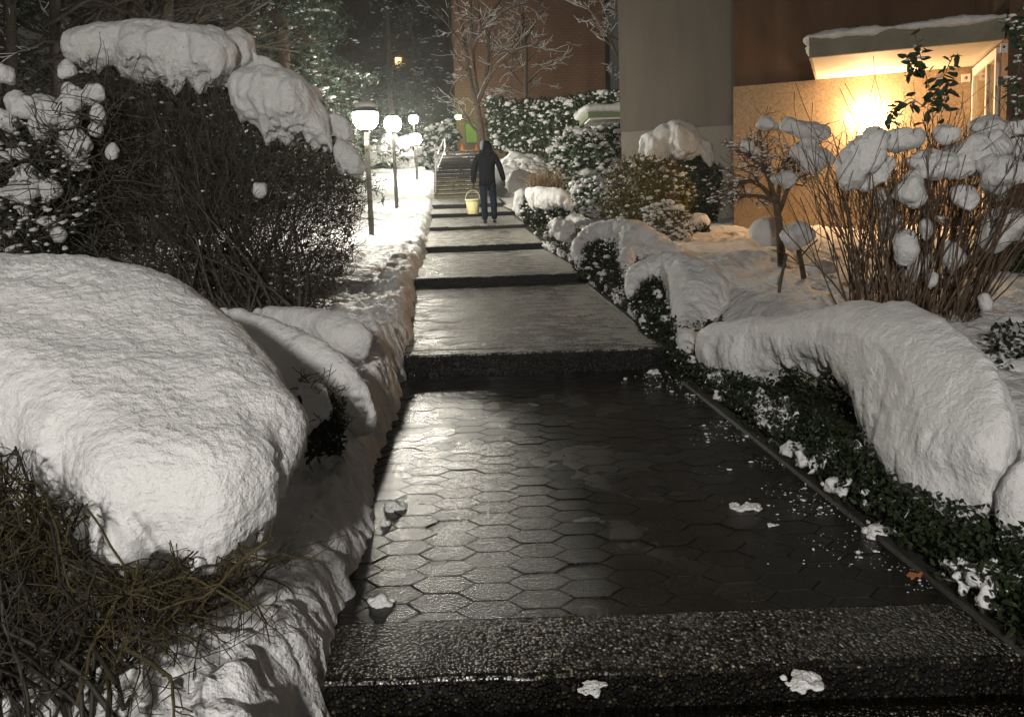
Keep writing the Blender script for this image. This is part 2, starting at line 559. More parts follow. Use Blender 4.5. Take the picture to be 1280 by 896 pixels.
def aggregate_mat(name, scale, stones, dark, rough=(.2, .5), snow=0.0, snow_right=False, bump=.9, bd=.012):
    """wet exposed aggregate: voronoi pebbles in dark mortar, optionally dusted with snow"""
    m, nt, b = newmat(name)
    L = nt.links.new
    tc = N(nt, 'ShaderNodeTexCoord')
    v = tc.outputs['Object']
    vo = N(nt, 'ShaderNodeTexVoronoi', Scale=scale, Randomness=1.0)
    L(v, vo.inputs['Vector'])
    sep = N(nt, 'ShaderNodeSeparateColor'); L(vo.outputs['Color'], sep.inputs[0])
    stone = ramp(nt, sep.outputs[0], stones)
    edge = ramp(nt, vo.outputs['Distance'], [(.30, (1, 1, 1)), (.62, (0, 0, 0))])
    big = N(nt, 'ShaderNodeTexNoise', Scale=2.2, Detail=4); L(v, big.inputs['Vector'])
    mix = N(nt, 'ShaderNodeMix', data_type='RGBA'); L(edge, mix.inputs[0])
    mix.inputs[6].default_value = (*dark, 1); L(stone, mix.inputs[7])
    md = N(nt, 'ShaderNodeTexNoise', Scale=30, Detail=6, Roughness=.8); L(v, md.inputs['Vector'])
    mm = N(nt, 'ShaderNodeMix', data_type='RGBA', blend_type='MULTIPLY'); mm.inputs[0].default_value = 1
    L(mix.outputs[2], mm.inputs[6]); L(ramp(nt, md.outputs[0], [(.36, (.25, .25, .25)), (.52, (1, 1, 1)), (.66, (2.6, 2.5, 2.3))]), mm.inputs[7])
    col = mm.outputs[2]
    rg = ramp(nt, big.outputs[0], [(.35, (rough[0],) * 3), (.65, (rough[1],) * 3)])
    if snow > 0:
        mp = N(nt, 'ShaderNodeMapping'); mp.inputs['Scale'].default_value = (3.6, 7.5, 6); L(v, mp.inputs[0])
        sn = N(nt, 'ShaderNodeTexNoise', Scale=1.4, Detail=7, Roughness=.68); L(mp.outputs[0], sn.inputs['Vector'])
        gr = N(nt, 'ShaderNodeTexNoise', Scale=52, Detail=5, Roughness=.75); L(v, gr.inputs['Vector'])
        add = N(nt, 'ShaderNodeMath', operation='MULTIPLY_ADD'); L(gr.outputs[0], add.inputs[0]); add.inputs[1].default_value = 1.0
        L(sn.outputs[0], add.inputs[2])
        h = add.outputs[0]
        if snow_right:
            at = N(nt, 'ShaderNodeAttribute', attribute_name='lat')
            a2 = N(nt, 'ShaderNodeMath', operation='ADD'); L(h, a2.inputs[0]); L(at.outputs['Fac'], a2.inputs[1]); h = a2.outputs[0]
        lo = 1.15 - snow
        sm = ramp(nt, h, [(lo, (0, 0, 0)), (lo + .14, (1, 1, 1))])
        m2 = N(nt, 'ShaderNodeMix', data_type='RGBA'); L(sm, m2.inputs[0]); L(col, m2.inputs[6]); m2.inputs[7].default_value = (.46, .44, .39, 1)
        col = m2.outputs[2]
        m3 = N(nt, 'ShaderNodeMix', data_type='RGBA'); L(sm, m3.inputs[0]); L(rg, m3.inputs[6]); m3.inputs[7].default_value = (.7, .7, .7, 1)
        rg = m3.outputs[2]
    L(col, b.inputs['Base Color'])
    L(rg, b.inputs['Roughness'])
    bp = N(nt, 'ShaderNodeBump', Strength=bump, Distance=bd); L(edge, bp.inputs['Height'])
    n2 = N(nt, 'ShaderNodeTexNoise', Scale=60, Detail=3); L(v, n2.inputs['Vector'])
    b2 = N(nt, 'ShaderNodeBump', Strength=.3, Distance=.004); L(n2.outputs[0], b2.inputs['Height']); L(bp.outputs[0], b2.inputs['Normal'])
    L(b2.outputs[0], b.inputs['Normal'])
    b.inputs['Specular IOR Level'].default_value = .5
    return m


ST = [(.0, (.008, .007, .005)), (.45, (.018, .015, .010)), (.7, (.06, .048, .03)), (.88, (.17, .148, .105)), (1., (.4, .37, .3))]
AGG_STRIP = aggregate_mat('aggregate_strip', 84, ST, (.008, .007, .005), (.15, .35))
AGG_SLAB = [aggregate_mat('aggregate_slab_%d' % i, 110, [(0, (.012, .011, .009)), (.6, (.06, .055, .042)), (1, (.16, .145, .11))], (.01, .009, .008),
                          (.34, .55), sn, True, 1.0, .014) for i, sn in enumerate((.17, .21, .25, .29, .31))]


def paver_mat():
    m, nt, b = newmat('hex_paver_wet')
    L = nt.links.new
    tc = N(nt, 'ShaderNodeTexCoord'); v = tc.outputs['Object']
    at = N(nt, 'ShaderNodeAttribute', attribute_name='rnd')
    n1 = N(nt, 'ShaderNodeTexNoise', Scale=130, Detail=4, Roughness=.7); L(v, n1.inputs['Vector'])
    n2 = N(nt, 'ShaderNodeTexNoise', Scale=1.7, Detail=4, Roughness=.6); L(v, n2.inputs['Vector'])
    ad = N(nt, 'ShaderNodeMath', operation='MULTIPLY_ADD'); L(at.outputs['Fac'], ad.inputs[0]); ad.inputs[1].default_value = .07; L(n1.outputs[0], ad.inputs[2])
    L(ramp(nt, ad.outputs[0], [(.35, (.004, .0038, .003)), (.6, (.011, .010, .008)), (.72, (.04, .037, .03)), (.85, (.16, .15, .125))]), b.inputs['Base Color'])  # brightest grains put the wet sparkle into the base colour
    ra = N(nt, 'ShaderNodeMath', operation='MULTIPLY_ADD'); L(at.outputs['Fac'], ra.inputs[0]); ra.inputs[1].default_value = .06; L(n2.outputs[0], ra.inputs[2])
    L(ramp(nt, ra.outputs[0], [(.44, (.13,) * 3), (.54, (.2,) * 3), (.64, (.4,) * 3)]), b.inputs['Roughness'])
    bp = N(nt, 'ShaderNodeBump', Strength=.6, Distance=.004); L(n1.outputs[0], bp.inputs['Height']); L(bp.outputs[0], b.inputs['Normal'])
    b.inputs['Specular IOR Level'].default_value = .38
    return m


PAVER = paver_mat()

# ------------------------------------------------------------------ path
def XL(Y): return -.36 - .083 * np.asarray(Y, float)
def XR(Y): return XL(Y) + 2.0
PXC = lambda Y: 640 + FPX * (XL(Y) + 1.0) / Y


def zpix(py, Y): return float(P(PXC(Y), py, Y)[2])


# (riser distance, photo row of riser top, photo row of riser foot)
RIS = [(5.9, 441, 466), (9.37, 345, 356), (13.2, 306.5, 314), (16.2, 282.5, 287), (19.3, 266, 271), (22.6, 255, 260)]
treads = []   # Y0,z0,Y1,z1
z_front = zpix(768, 2.43)
Y0, z0 = 2.13, z_front
for (Y, t, f) in RIS:
    treads.append((Y0, z0, Y, zpix(f, Y)))
    Y0, z0 = Y, zpix(t, Y)
treads.append((Y0, z0, 25.0, zpix(247, 25.0)))


def tread_z(Y):
    for a in treads:
        if Y < a[2]:
            return a[1] + (a[3] - a[1]) * (Y - a[0]) / (a[2] - a[0])
    return treads[-1][3]


def slab(name, Ya, za, Yb, zb, mat, nx=40, ny=60, th=.25, label=None, structure=True):
    u = np.linspace(-.06, 2.06, nx); y = np.linspace(Ya, Yb, ny)
    U, Yg = np.meshgrid(u, y)
    X = XL(Yg) + U
    Z = za + (zb - za) * (Yg - Ya) / (Yb - Ya)
    Z = Z + .004 * fbm(np.stack([X * 2, Yg * 2, X * 0], -1), 2)
    top = np.stack([X, Yg, Z], -1).reshape(-1, 3)
    bot = top.copy(); bot[:, 2] -= th
    i = np.arange(ny - 1)[:, None] * nx + np.arange(nx - 1)[None]
    F = np.stack([i, i + 1, i + nx + 1, i + nx], -1).reshape(-1, 4)
    n = len(top)
    fr = np.arange(nx - 1); S1 = np.stack([fr + n, fr + 1 + n, fr + 1, fr], -1)
    bk = (ny - 1) * nx + fr; S2 = np.stack([bk, bk + 1, bk + 1 + n, bk + n], -1)
    o = obj(name, np.concatenate([top, bot]), [np.concatenate([F, S1, S2])], mat)
    a = o.data.attributes.new('lat', 'FLOAT', 'POINT')
    uu = np.concatenate([U.ravel(), U.ravel()])
    lat = np.clip((uu - 1.45) / .5, 0, 1) ** 1.3 * .16 + np.clip((.18 - uu) / .2, 0, 1) * .1 - .06
    a.data.foreach_set('value', lat.astype(np.float32))
    if structure: tag(o, kind='structure')
    return o


# lowest landing in front of the bottom step
slab('path', -3.0, z_front - .11, 2.13, z_front - .11, AGG_STRIP)
step_labels = ['exposed aggregate step edge nearest the camera, pebbles glinting at the bottom of the hexagon paving',
               'dark wet step just above the hexagon paving, with icy glitter along its lip',
               'black step riser level with the near end of the arched snow hedge',
               'thin step edge dusted with snow where the path starts to look yellowish',
               'step edge right in front of the walking person\'s feet',
               'narrow snowy step edge level with the yellow bucket and the lower legs',
               'last low step edge before the long staircase']
# hexagon pavers
Ya, za, Yb, zb = treads[0]
Ys = 2.43
zz = lambda Y: za + (zb - za) * (Y - Ya) / (Yb - Ya)
slab('path_bedding', Ys, zz(Ys) - .016, Yb, zb - .016, CONC_DARK)
acc = Acc(); rnd = []
R_, HS = .118, .60
clipx = lambda y: (XL(y) - .08, XR(y) + .05)
ci = 0
for col in range(-6, 20):
    for row in range(-1, 32):
        cx = -1.0 + col * 1.5 * R_
        cy = Ys + HS * (row * R_ * math.sqrt(3) + (R_ * math.sqrt(3) / 2 if col % 2 else 0))
        if not (XL(cy) - .15 < cx < XR(cy) + .15) or cy - HS * R_ * .87 > Yb - .01 or cy + HS * R_ * .87 < Ys + .01: continue
        hexp = [(cx + (R_ - .0012) * math.cos(a * math.pi / 3), cy + HS * (R_ - .0013) * math.sin(a * math.pi / 3)) for a in range(6)]
        inn = [(cx + (R_ - .005) * math.cos(a * math.pi / 3), cy + HS * (R_ - .007) * math.sin(a * math.pi / 3)) for a in range(6)]
        cl = lambda pts, e: [(x, min(max(y, Ys + .002 + e), Yb - .002 - e)) for x, y in pts]
        hexp, inn = cl(hexp, 0), cl(inn, .006)
        tx, ty, dz = RNG.normal(0, .006), RNG.normal(0, .006), RNG.normal(0, .0008)
        V = [(x, y, zz(y) - .02) for x, y in hexp] + [(x, y, zz(y) - .003 + tx * (x - cx) + ty * (y - cy) + dz) for x, y in hexp] + \
            [(x, y, zz(y) + tx * (x - cx) + ty * (y - cy) + dz) for x, y in inn]
        q = np.arange(6); q1 = (q + 1) % 6
        acc.add(V, [np.concatenate([np.stack([q, q1, q1 + 6, q + 6], -1), np.stack([q + 6, q1 + 6, q1 + 12, q + 12], -1)]), np.array([[12, 13, 14, 15, 16, 17]])])
        rnd += [RNG.uniform()] * 18
o = acc.build('path_hexagon_paving', PAVER, smooth=False)
a = o.data.attributes.new('rnd', 'FLOAT', 'POINT'); a.data.foreach_set('value', np.array(rnd, np.float32)[:len(o.data.vertices)])
tag(o, kind='structure')


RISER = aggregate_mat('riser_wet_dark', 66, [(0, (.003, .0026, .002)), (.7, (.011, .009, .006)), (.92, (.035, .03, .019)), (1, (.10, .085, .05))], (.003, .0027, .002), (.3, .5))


def step_block(i, Y, zt, depth, h, mat, label):
    w = 2.12
    nx = 60
    t = np.linspace(0, 1, nx)
    bev = .014
    prof = [(0, -h), (0, -bev), (bev * .35, -bev * .3), (bev, 0), (depth, 0.001)]
    V = []
    for yy, z in prof:
        x = XL(Y + yy) - .06 + t * w
        j = fbm(np.stack([x * 9, np.full(nx, i * 3.7 + yy * 5), np.zeros(nx)], -1), 3)
        V.append(np.stack([x, Y + yy + j * .003, zt + .003 + z + j * .0025], -1))
    V = np.concatenate(V)
    k = np.arange(len(prof) - 1)[:, None] * nx + np.arange(nx - 1)[None]
    F = np.stack([k, k + 1, k + nx + 1, k + nx], -1).reshape(-1, 4)
    e1 = np.array([[r * nx for r in range(len(prof))]]); e2 = np.array([[r * nx + nx - 1 for r in range(len(prof))][::-1]])
    o = obj('concrete_step', V, [F, e1, e2], mat, smooth=False)
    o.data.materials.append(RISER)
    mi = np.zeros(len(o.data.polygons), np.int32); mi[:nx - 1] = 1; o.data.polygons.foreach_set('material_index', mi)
    a = o.data.attributes.new('lat', 'FLOAT', 'POINT'); a.data.foreach_set('value', np.full(len(o.data.vertices), -.05, np.float32))
    return tag(o, label, 'step', 'steps along the garden path')


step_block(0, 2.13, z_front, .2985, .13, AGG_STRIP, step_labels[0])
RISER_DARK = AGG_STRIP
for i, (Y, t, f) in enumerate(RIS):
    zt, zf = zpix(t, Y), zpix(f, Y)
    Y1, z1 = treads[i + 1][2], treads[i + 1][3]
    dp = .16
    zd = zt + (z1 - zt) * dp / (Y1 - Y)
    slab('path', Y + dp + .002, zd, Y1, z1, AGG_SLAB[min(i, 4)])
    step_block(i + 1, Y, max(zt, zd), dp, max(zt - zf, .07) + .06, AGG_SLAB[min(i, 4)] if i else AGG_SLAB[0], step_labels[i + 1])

# staircase
st = empty('staircase', (float(XL(25)) + 1, 25, zpix(247, 25)), 'long dark staircase with snowy treads behind the walking person', 'staircase')
zst = zpix(247, 25.0)
NST = 13
ztop = zpix(190, 30.6)
rise = (ztop - zst) / NST
STAIR_LOW = noise_mat('stair_concrete_yellowish', [(.3, (.10, .09, .05)), (.7, (.2, .18, .11))], 9, .8, .5, 40)  # lowest risers, paler and yellower than those above
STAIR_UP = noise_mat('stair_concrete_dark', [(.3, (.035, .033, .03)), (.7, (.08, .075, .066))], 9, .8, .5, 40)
y = 25.0
for i in range(NST):
    y1 = y + .34 + (1.0 if i == 6 else 0)
    V, F = box(.0 if i < 7 else .12, 2.0, 0, y1 - y + .05, -.4, rise - .035)
    V = V + np.array([float(XL(y)), y, zst + rise * i])
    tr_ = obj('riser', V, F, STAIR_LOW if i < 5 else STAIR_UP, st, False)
    V, F = box(-.01 if i < 7 else .11, 2.01, -.03, y1 - y + .02, rise - .034, rise)
    V = V + np.array([float(XL(y)), y, zst + rise * i])
    obj('tread', V, F, CONC_DARK, st, False)
    n_ = 110
    q = np.stack([float(XL(y)) + RNG.uniform(.0, 2.0, n_), y + RNG.uniform(-.02, .2, n_), np.full(n_, zst + rise * (i + 1) + .004)], -1)
    k_ = (fbm(q * np.array([2.5, 3, 1]), 2) > (-.25 if i < 6 else .15)) | (q[:, 0] < float(XL(y)) + .25)
    V, F = tiny_snow(q[k_], .034, .25)
    obj('snow', V, F, SNOW, st)['kind'] = 'stuff'
    y = y1
STAIR_END = y

# ------------------------------------------------------------------ ground sheets
LT = np.array([(-20, -1.6), (0, -1.32), (2.4, -1.2), (5.9, -1.02), (9.4, -.85), (13, -.75), (16, -.58), (20.8, -.32), (27, .12), (33, .8), (40, 1.45), (60, 2.1), (200, 4)])
RT = np.array([(-20, -1.4), (0, -1.3), (3, -1.22), (6, -.98), (9, -.82), (13, -.74), (16, -.58), (20, -.3), (25, .15), (31, 1.3), (40, 1.7), (60, 2.2), (200, 4)])


def ground_z(X, Y, side):
    T = LT if side < 0 else RT
    return np.interp(Y, T[:, 0], T[:, 1]) + CAMZ


def grid_obj(name, X, Y, Z, mat):
    ny, nx = X.shape
    V = np.stack([X, Y, Z], -1).reshape(-1, 3)
    i = np.arange(ny - 1)[:, None] * nx + np.arange(nx - 1)[None]
    F = np.stack([i, i + 1, i + nx + 1, i + nx], -1).reshape(-1, 4)
    o = obj(name, V, F, mat)
    return tag(o, kind='structure')


def bank(name, y0, y1, ny, us, amp, mat):
    """snow bank left of the path; us negative = away from it"""
    y = np.linspace(y0, y1, ny)
    U, Yg = np.meshgrid(us, y)
    p = np.stack([U * 0 + 5, Yg * 1.0, U * 0], -1)
    e = .05 * fbm(p * 2.2, 3) + .014 * fbm(p * 11, 2) + .012 * fbm(p * 31, 2)
    ue = U - e + .05
    gz = ground_z(0, Yg, -1)
    pz = np.interp(Yg, [-3, 2.1] + [t for a in treads for t in (a[0] + .12, a[2] + .05)] + [31, 45], [z_front - .11] * 2 + [t for a in treads for t in (a[1], a[3])] + [CAMZ + .9, CAMZ + 1.6])
    s = np.clip((-ue + .04) / .17, 0, 1)
    s = np.sin(s * math.pi / 2) ** .8
    X = XL(Yg) + U
    q = np.stack([X, Yg, Yg * 0], -1)
    l1 = fbm(q * 2.1, 3); l2 = np.abs(fbm(q * 6.5 + 9, 3)); l3 = fbm(q * 19, 2)
    near = np.exp(-np.abs(ue + .15) / .45)
    top = gz + amp * (.06 * l1 + .05 * (l2 - .35) * (.4 + near) + .016 * l3 + .018 * np.abs(fbm(q * 13 + 2, 2)) * near) - .10 * np.clip(-ue - .5, 0, 3) * 0
    Z = (pz - .06) * (1 - s) + np.maximum(top, pz + .05) * s
    Xo = X + amp * .022 * s * (1 - s) * 4 * fbm(np.stack([Yg * 11, Z * 13, U * 9], -1), 3)
    return grid_obj(name, Xo, Yg, Z, mat)


us1 = np.concatenate([np.linspace(-2.6, -1.0, 50), np.linspace(-.98, .10, 75)])
bank('snow_bank', .3, 6.5, 360, us1, 1.0, SNOW_BANK)
us2 = np.concatenate([np.linspace(-4.5, -1.2, 60), np.linspace(-1.15, .10, 40)])
bank('snow_bank', 6.5, 25, 420, us2, 1.0, SNOW_BANK)
us3 = np.concatenate([np.linspace(-9, -2, 40), np.linspace(-1.9, .05, 25)])
bank('snow_bank', 25, 46, 120, us3, 1.3, SNOW_FAR)


def garden(name, y0, y1, ny, us, mat):
    y = np.linspace(y0, y1, ny)
    U, Yg = np.meshgrid(us, y)
    X = XR(Yg) + U
    gz = ground_z(0, Yg, 1)
    q = np.stack([X, Yg, Yg * 0], -1)
    pz = np.vectorize(tread_z)(Yg)
    s = np.clip((U - .55) / .5, 0, 1); s = s * s * (3 - 2 * s)
    top = gz + .05 * fbm(q * 1.6, 3) + .035 * np.abs(fbm(q * 5 + 4, 3)) + .01 * fbm(q * 17, 2)
    Z = (pz - .05) * (1 - s) + top * s
    return grid_obj(name, X, Yg, Z, mat)


us4 = np.concatenate([np.linspace(.09, 3, 110), np.linspace(3.04, 9, 90)])
garden('snow_garden', 1.0, 17, 420, us4, SNOW_BANK)
us5 = np.linspace(.05, 14, 90)
garden('snow_garden', 17, 46, 160, us5, SNOW_FAR)

# one wide sheet underneath, out to the horizon
gx = np.concatenate([np.linspace(-300, -30, 28), np.linspace(-28, 28, 113), np.linspace(30, 300, 28)])
gy = np.concatenate([np.linspace(-120, -6, 20), np.linspace(-5, 60, 131), np.linspace(62, 400, 40)])
X, Yg = np.meshgrid(gx, gy)
sd = np.clip((X - (XL(Yg) + 1)) / 3 + .5, 0, 1)
cor = np.clip(2.6 - np.abs(X - XL(Yg) - 1), 0, 1) * (Yg < 34)
Z = ground_z(X, Yg, -1) * (1 - sd) + ground_z(X, Yg, 1) * sd
Z = Z - .45 - .7 * cor + .25 * np.clip((np.abs(X - XL(Yg) - 1) - 8) / 4, 0, 1) + .1 * fbm(np.stack([X * .4, Yg * .4, X * 0], -1), 3)
grid_obj('snow_ground', X, Yg, Z, SNOW_FAR)

# kerb along the right side of the path
kacc = Acc()
yy = 2.0
ki = 0
while yy < 24:
    y1 = min([v for v in [r[0] for r in RIS] + [2.13] if v > yy + .01] + [yy + 1.0, 24])
    za, zb = tread_z(yy + .005) + .016, tread_z(y1 - .005) + .016
    prof = [(0, -.3), (0, -.012), (.012, 0), (.078, 0), (.09, -.012), (.09, -.3)]
    V = np.array([[float(XR(q)) + .0 + u, q, zq + z] for q, zq in ((yy + .003, za), (y1 - .003, zb)) for u, z in prof])
    k = np.arange(5)
    kacc.add(V, [np.stack([k, k + 1, k + 7, k + 6], -1), np.array([[0, 1, 2, 3, 4, 5], [11, 10, 9, 8, 7, 6]])])
    yy = y1
tag(kacc.build('kerb', KERB, smooth=False), kind='structure')

# ------------------------------------------------------------------ street lamps
def street_lamp(base, top_z, label, near=False, lean=0.0, glow=None, hood=True, tagged=False):
    x, y, zb = base
    root = empty('street_lamp', (x, y, zb), label, 'street lamp', 'lamp posts beside the path')
    gr = .23
    zc = top_z
    V, F = lathe((x, y, 0), [(.052, zb - .3), (.052, zb + .5), (.046, zb + .52), (.046, zc - gr * .95)], 14)
    obj('post', V, F, METAL_POST, root)
    V, F = lathe((x, y, zc), [(.046, -gr * 1.0), (.085, -gr * .97), (.09, -gr * .8), (.0, -gr * .78)], 16)
    obj('collar', V, F, METAL_DARK, root)
    prof = [(.07, -gr * .9)] + [(gr * math.cos(a), gr * math.sin(a)) for a in np.linspace(-1.05, .42 if hood else 1.0, 9)]
    V, F = lathe((x, y, zc), prof, 20)
    obj('globe', V, F, glow or LAMP_GLOW, root)
    a0 = .44 if hood else 1.02
    cp = [(gr * 1.06 * math.cos(a0) + .012, gr * math.sin(a0) - .012)] + [(gr * 1.07 * math.cos(a), gr * 1.07 * math.sin(a)) for a in np.linspace(a0, 1.5, 7)] + [(.001, gr * 1.09)]
    V, F = lathe((x, y, zc), cp, 20)
    obj('cap', V, F, METAL_DARK, root)
    if hood:
        V, F = balls([(x, y, zc + gr * .95)], [[gr * .85, gr * .85, gr * .35]])
        obj('snow', V, F, SNOW, root)
    if tagged:
        V, F = box(x - .03, x + .03, y - .056, y - .048, zc - .55, zc - .42)
        obj('sticker', V, F, CREAM, root)
    return root


def lamp_px(px, pyb, pyt, Y, label, **k):
    b = P(px, pyb, Y); t = P(px, pyt, Y)
    return street_lamp((b[0], b[1], b[2]), t[2], label, **k)


lamp_px(465, 298, 147, 14.0, 'tall street lamp nearest the snowy round hedge, glowing bowl under a dark hood', tagged=True)
lamp_px(496, 257, 155, 20.8, 'globe street lamp standing second along the snow bank', hood=False)
lamp_px(522, 236, 174, 29.0, 'lower small globe street lamp close to the stair handrail', hood=False)
lamp_px(519, 196, 149.5, 37.0, 'farthest globe street lamp, its light showing just above another globe', hood=False)
# the next lamp of the row, a little behind the camera
street_lamp((-.75, -4.6, CAMZ - 1.65), CAMZ + 2.2, 'street lamp of the same row standing behind the camera', glow=LAMP_GLOW_NEAR, hood=True)

# ------------------------------------------------------------------ left foreground shrub + cap
cap_poly = [(-60, 325), (0, 318), (60, 316), (110, 319), (170, 333), (215, 352), (262, 378), (300, 412), (335, 452), (365, 490), (386, 520), (384, 550),
            (372, 580), (350, 606), (344, 640), (330, 652), (310, 672), (285, 690), (262, 702), (250, 718), (240, 714), (240, 694), (222, 680), (200, 682), (182, 684),
            (172, 702), (155, 711), (138, 704), (113, 692), (110, 668), (108, 632), (92, 619), (66, 622), (45, 612), (38, 588), (30, 562), (10, 552), (-30, 545), (-60, 548)]


def Ycap(x, y):
    return np.interp(y, [310, 400, 500, 600, 720], [3.15, 2.75, 2.3, 1.98, 1.78]) + np.clip((x - 150) / 400, -.4, 1) * .15


V, F = puffV(cap_poly, Ycap, .17, 8)
o = snow_mesh('snow_blanket', V, F, SNOW_NEAR, voxel=.0095, smooth=14, noise=((2.6, .016), (8, .005), (26, .0032), (60, .0030)), folds=.006, rag=.03, rs=22)
tag(o, 'huge bright snow cap with a ragged lower edge bulging over the foreground twigs', 'snow')

root = empty('bare_shrub', (-1.1, 2.1, CAMZ - 1.35), 'mossy leafless shrub under the huge foreground snow cap', 'shrub')
acc = Acc()
# long stems rising from lower left
n = 210
p0 = P(RNG.uniform(-160, 190, n), RNG.uniform(840, 1010, n), RNG.uniform(1.5, 2.3, n))
tgt = P(np.minimum(RNG.uniform(-60, 330, n), RNG.uniform(-60, 330, n)), RNG.uniform(520, 650, n), RNG.uniform(1.6, 2.4, n))
L = np.linalg.norm(tgt - p0, axis=1)
pa, ra = keep_below(cap_poly, *grow(p0, tgt - p0, L, 9, .17, .0, RNG.uniform(.004, .008, n), .0025))
acc.add(*tubes(pa, ra, 5))
pb, rb = keep_below(cap_poly, *branch_off(pa, ra, 4, .55, .35, 6, .35, .02, .55, .0014, .35))
acc.add(*tubes(pb, rb, 4))
pc, rc = keep_below(cap_poly, *branch_off(pb, rb, 2, .6, .5, 4, .3, .0, .7, .0012))
acc.add(*tubes(pc, rc, 3))
acc.build('stems', noise_mat('bark_wet_stem', [(.3, (.014, .012, .009)), (.7, (.05, .042, .03))], 22, .6), root)
acc = Acc()
n = 330
reg = [(-30, 545), (40, 600), (110, 630), (120, 700), (240, 705), (320, 670), (280, 720), (230, 770), (150, 790), (60, 720), (-30, 640)]
p0 = scatter(reg, 1.78, .14, n)
d = RNG.normal(0, 1, (n, 3)) * np.array([1, .6, .55]) + np.array([.5, -.2, -.1])
pa, ra = keep_below(cap_poly, *grow(p0, d, RNG.uniform(.10, .26, n), 8, .42, 0, RNG.uniform(.0018, .0036, n), .0013))
acc.add(*tubes(pa, ra, 5))
pb, rb = keep_below(cap_poly, *branch_off(pa, ra, 3, .8, .5, 4, .35, 0, .75, .0009))
acc.add(*tubes(pb, rb, 4))
acc.build('branch', TWIG_MOSS, root)
acc = Acc()
for pts, r in ([[(150, 812), (190, 828), (212, 850), (215, 896)], .009], [[(100, 880), (120, 800), (165, 725), (110, 640)], .006], [[(330, 670), (260, 745), (200, 760), (60, 690)], .006],
               [[(60, 620), (90, 740), (200, 745)], .005], [[(150, 812), (165, 770), (175, 700)], .007], [[(310, 760), (240, 720), (150, 745)], .0045]):
    q = np.array([P(x, y, 1.62) for x, y in pts])
    t = np.linspace(0, len(q) - 1, 12); i = np.minimum(t.astype(int), len(q) - 2); f = (t - i)[:, None]
    q = q[i] * (1 - f) + q[i + 1] * f
    q = q + .012 * np.stack([fbm(q * 9 + 3 * c, 2) for c in range(3)], -1)
    r *= .7
    acc.add(*tubes(q, np.linspace(r, r * .5, 12)[None], 6))
    pb, rb = keep_below(cap_poly, *branch_off(q[None], np.linspace(r, r * .6, 12)[None], 12, .8, .3, 5, .3, 0, .5, .0013))
    acc.add(*tubes(pb, rb, 4))
acc.build('limb', TWIG_MOSS, root)

# ------------------------------------------------------------------ low mounds between foreground and round hedge
m1 = [(250, 380), (300, 384), (350, 400), (400, 425), (440, 452), (465, 478), (474, 510), (471, 548), (452, 553), (432, 543), (415, 520), (400, 500), (360, 480), (320, 440)]
V, F = puffV(m1, lambda x, y: np.interp(x, [250, 470], [4.3, 3.75]), .26, 9)
tag(snow_mesh('snow_mound', V, F, SNOW, voxel=.017, smooth=12, noise=((3, .02), (10, .007))), 'smooth shadowed snow mound right behind the huge foreground cap', 'snow')
m2 = [(300, 384), (345, 382), (385, 384), (425, 388), (452, 400), (467, 420), (464, 444), (448, 458), (420, 450), (380, 430), (330, 410)]
V, F = puffV(m2, lambda x, y: np.interp(x, [300, 467], [5.1, 4.7]), .22, 8)
tag(snow_mesh('snow_mound', V, F, SNOW, voxel=.017, smooth=12, noise=((3, .02), (10, .006))), 'rounded snow mound under the twigs of the big round hedge', 'snow')
root = empty('low_shrub', P(400, 565, 3.25), 'small dark twiggy bush with a snow patch between the two snow mounds and the bank', 'shrub')
acc = Acc()
n = 130
p0 = scatter([(370, 470), (425, 485), (435, 530), (428, 565), (385, 575), (372, 540)], 3.25, .16, n)
pa, ra = grow(p0, RNG.normal(0, 1, (n, 3)) + np.array([.6, -.5, .5]), RNG.uniform(.05, .13, n), 5, .3, .05, .003, .0014)
acc.add(*tubes(pa, ra, 4)); acc.build('twigs', TWIG_DARK, root)
acc = Acc(); acc.add(*leaves(scatter([(372, 500), (428, 500), (428, 565), (385, 572)], 3.28, .15, 900), .035)); acc.build('foliage', LEAF_BOX, root)
V, F = puffV([(368, 478), (405, 476), (415, 500), (419, 520), (400, 530), (376, 534)], 3.15, .07, 6)
snow_mesh('snow', V, F, SNOW, root, voxel=.010, smooth=3, noise=((7, .03), (20, .01)), rag=.03, rs=20)

# ------------------------------------------------------------------ big round hedge
HY = 6.4
caps = [
    ([(78, 47), (92, 36), (130, 27), (190, 22), (215, 24), (245, 33), (280, 40), (293, 58), (293, 84), (283, 97), (270, 96), (264, 110), (256, 113), (244, 106), (234, 98), (222, 108), (214, 98), (180, 94), (165, 99), (152, 93),
      (148, 78), (130, 84), (108, 86), (88, 80), (79, 66)], HY - .15, .3, 'long snow slab lying over the top of the big round hedge'),
    ([(268, 40), (300, 38), (318, 50), (330, 78), (312, 96), (284, 92)], HY + .12, .18, 'round snow hump tucked behind the end of the long snow slab'),
    ([(286, 96), (300, 83), (330, 82), (362, 90), (390, 108), (408, 132), (419, 165), (417, 184), (402, 182), (392, 188), (372, 172), (356, 178), (345, 168), (332, 182), (318, 160), (298, 135), (288, 114)], HY - .3, .26,
     'wrinkled snow sheet draped down the shoulder of the big round hedge'),
    ([(312, 62), (340, 74), (370, 88), (396, 112), (418, 142), (400, 146), (370, 118), (335, 98), (312, 88)], HY + .1, .2, 'thin back ridge of snow with a lit rim behind the wrinkled snow sheet'),
    ([(404, 128), (424, 140), (438, 158), (444, 176), (430, 182), (416, 172)], HY - .2, .15, 'small snow pad below the lit back ridge'),
    ([(414, 172), (432, 176), (448, 190), (461, 208), (456, 223), (440, 226), (424, 210), (416, 194)], HY - .25, .15, 'lowest drooping snow lobe on the lamp side of the big round hedge'),
]
root = empty('round_hedge', P(290, 400, HY), 'big rounded leafless hedge of dark twigs carrying heavy snow along its top', 'hedge')
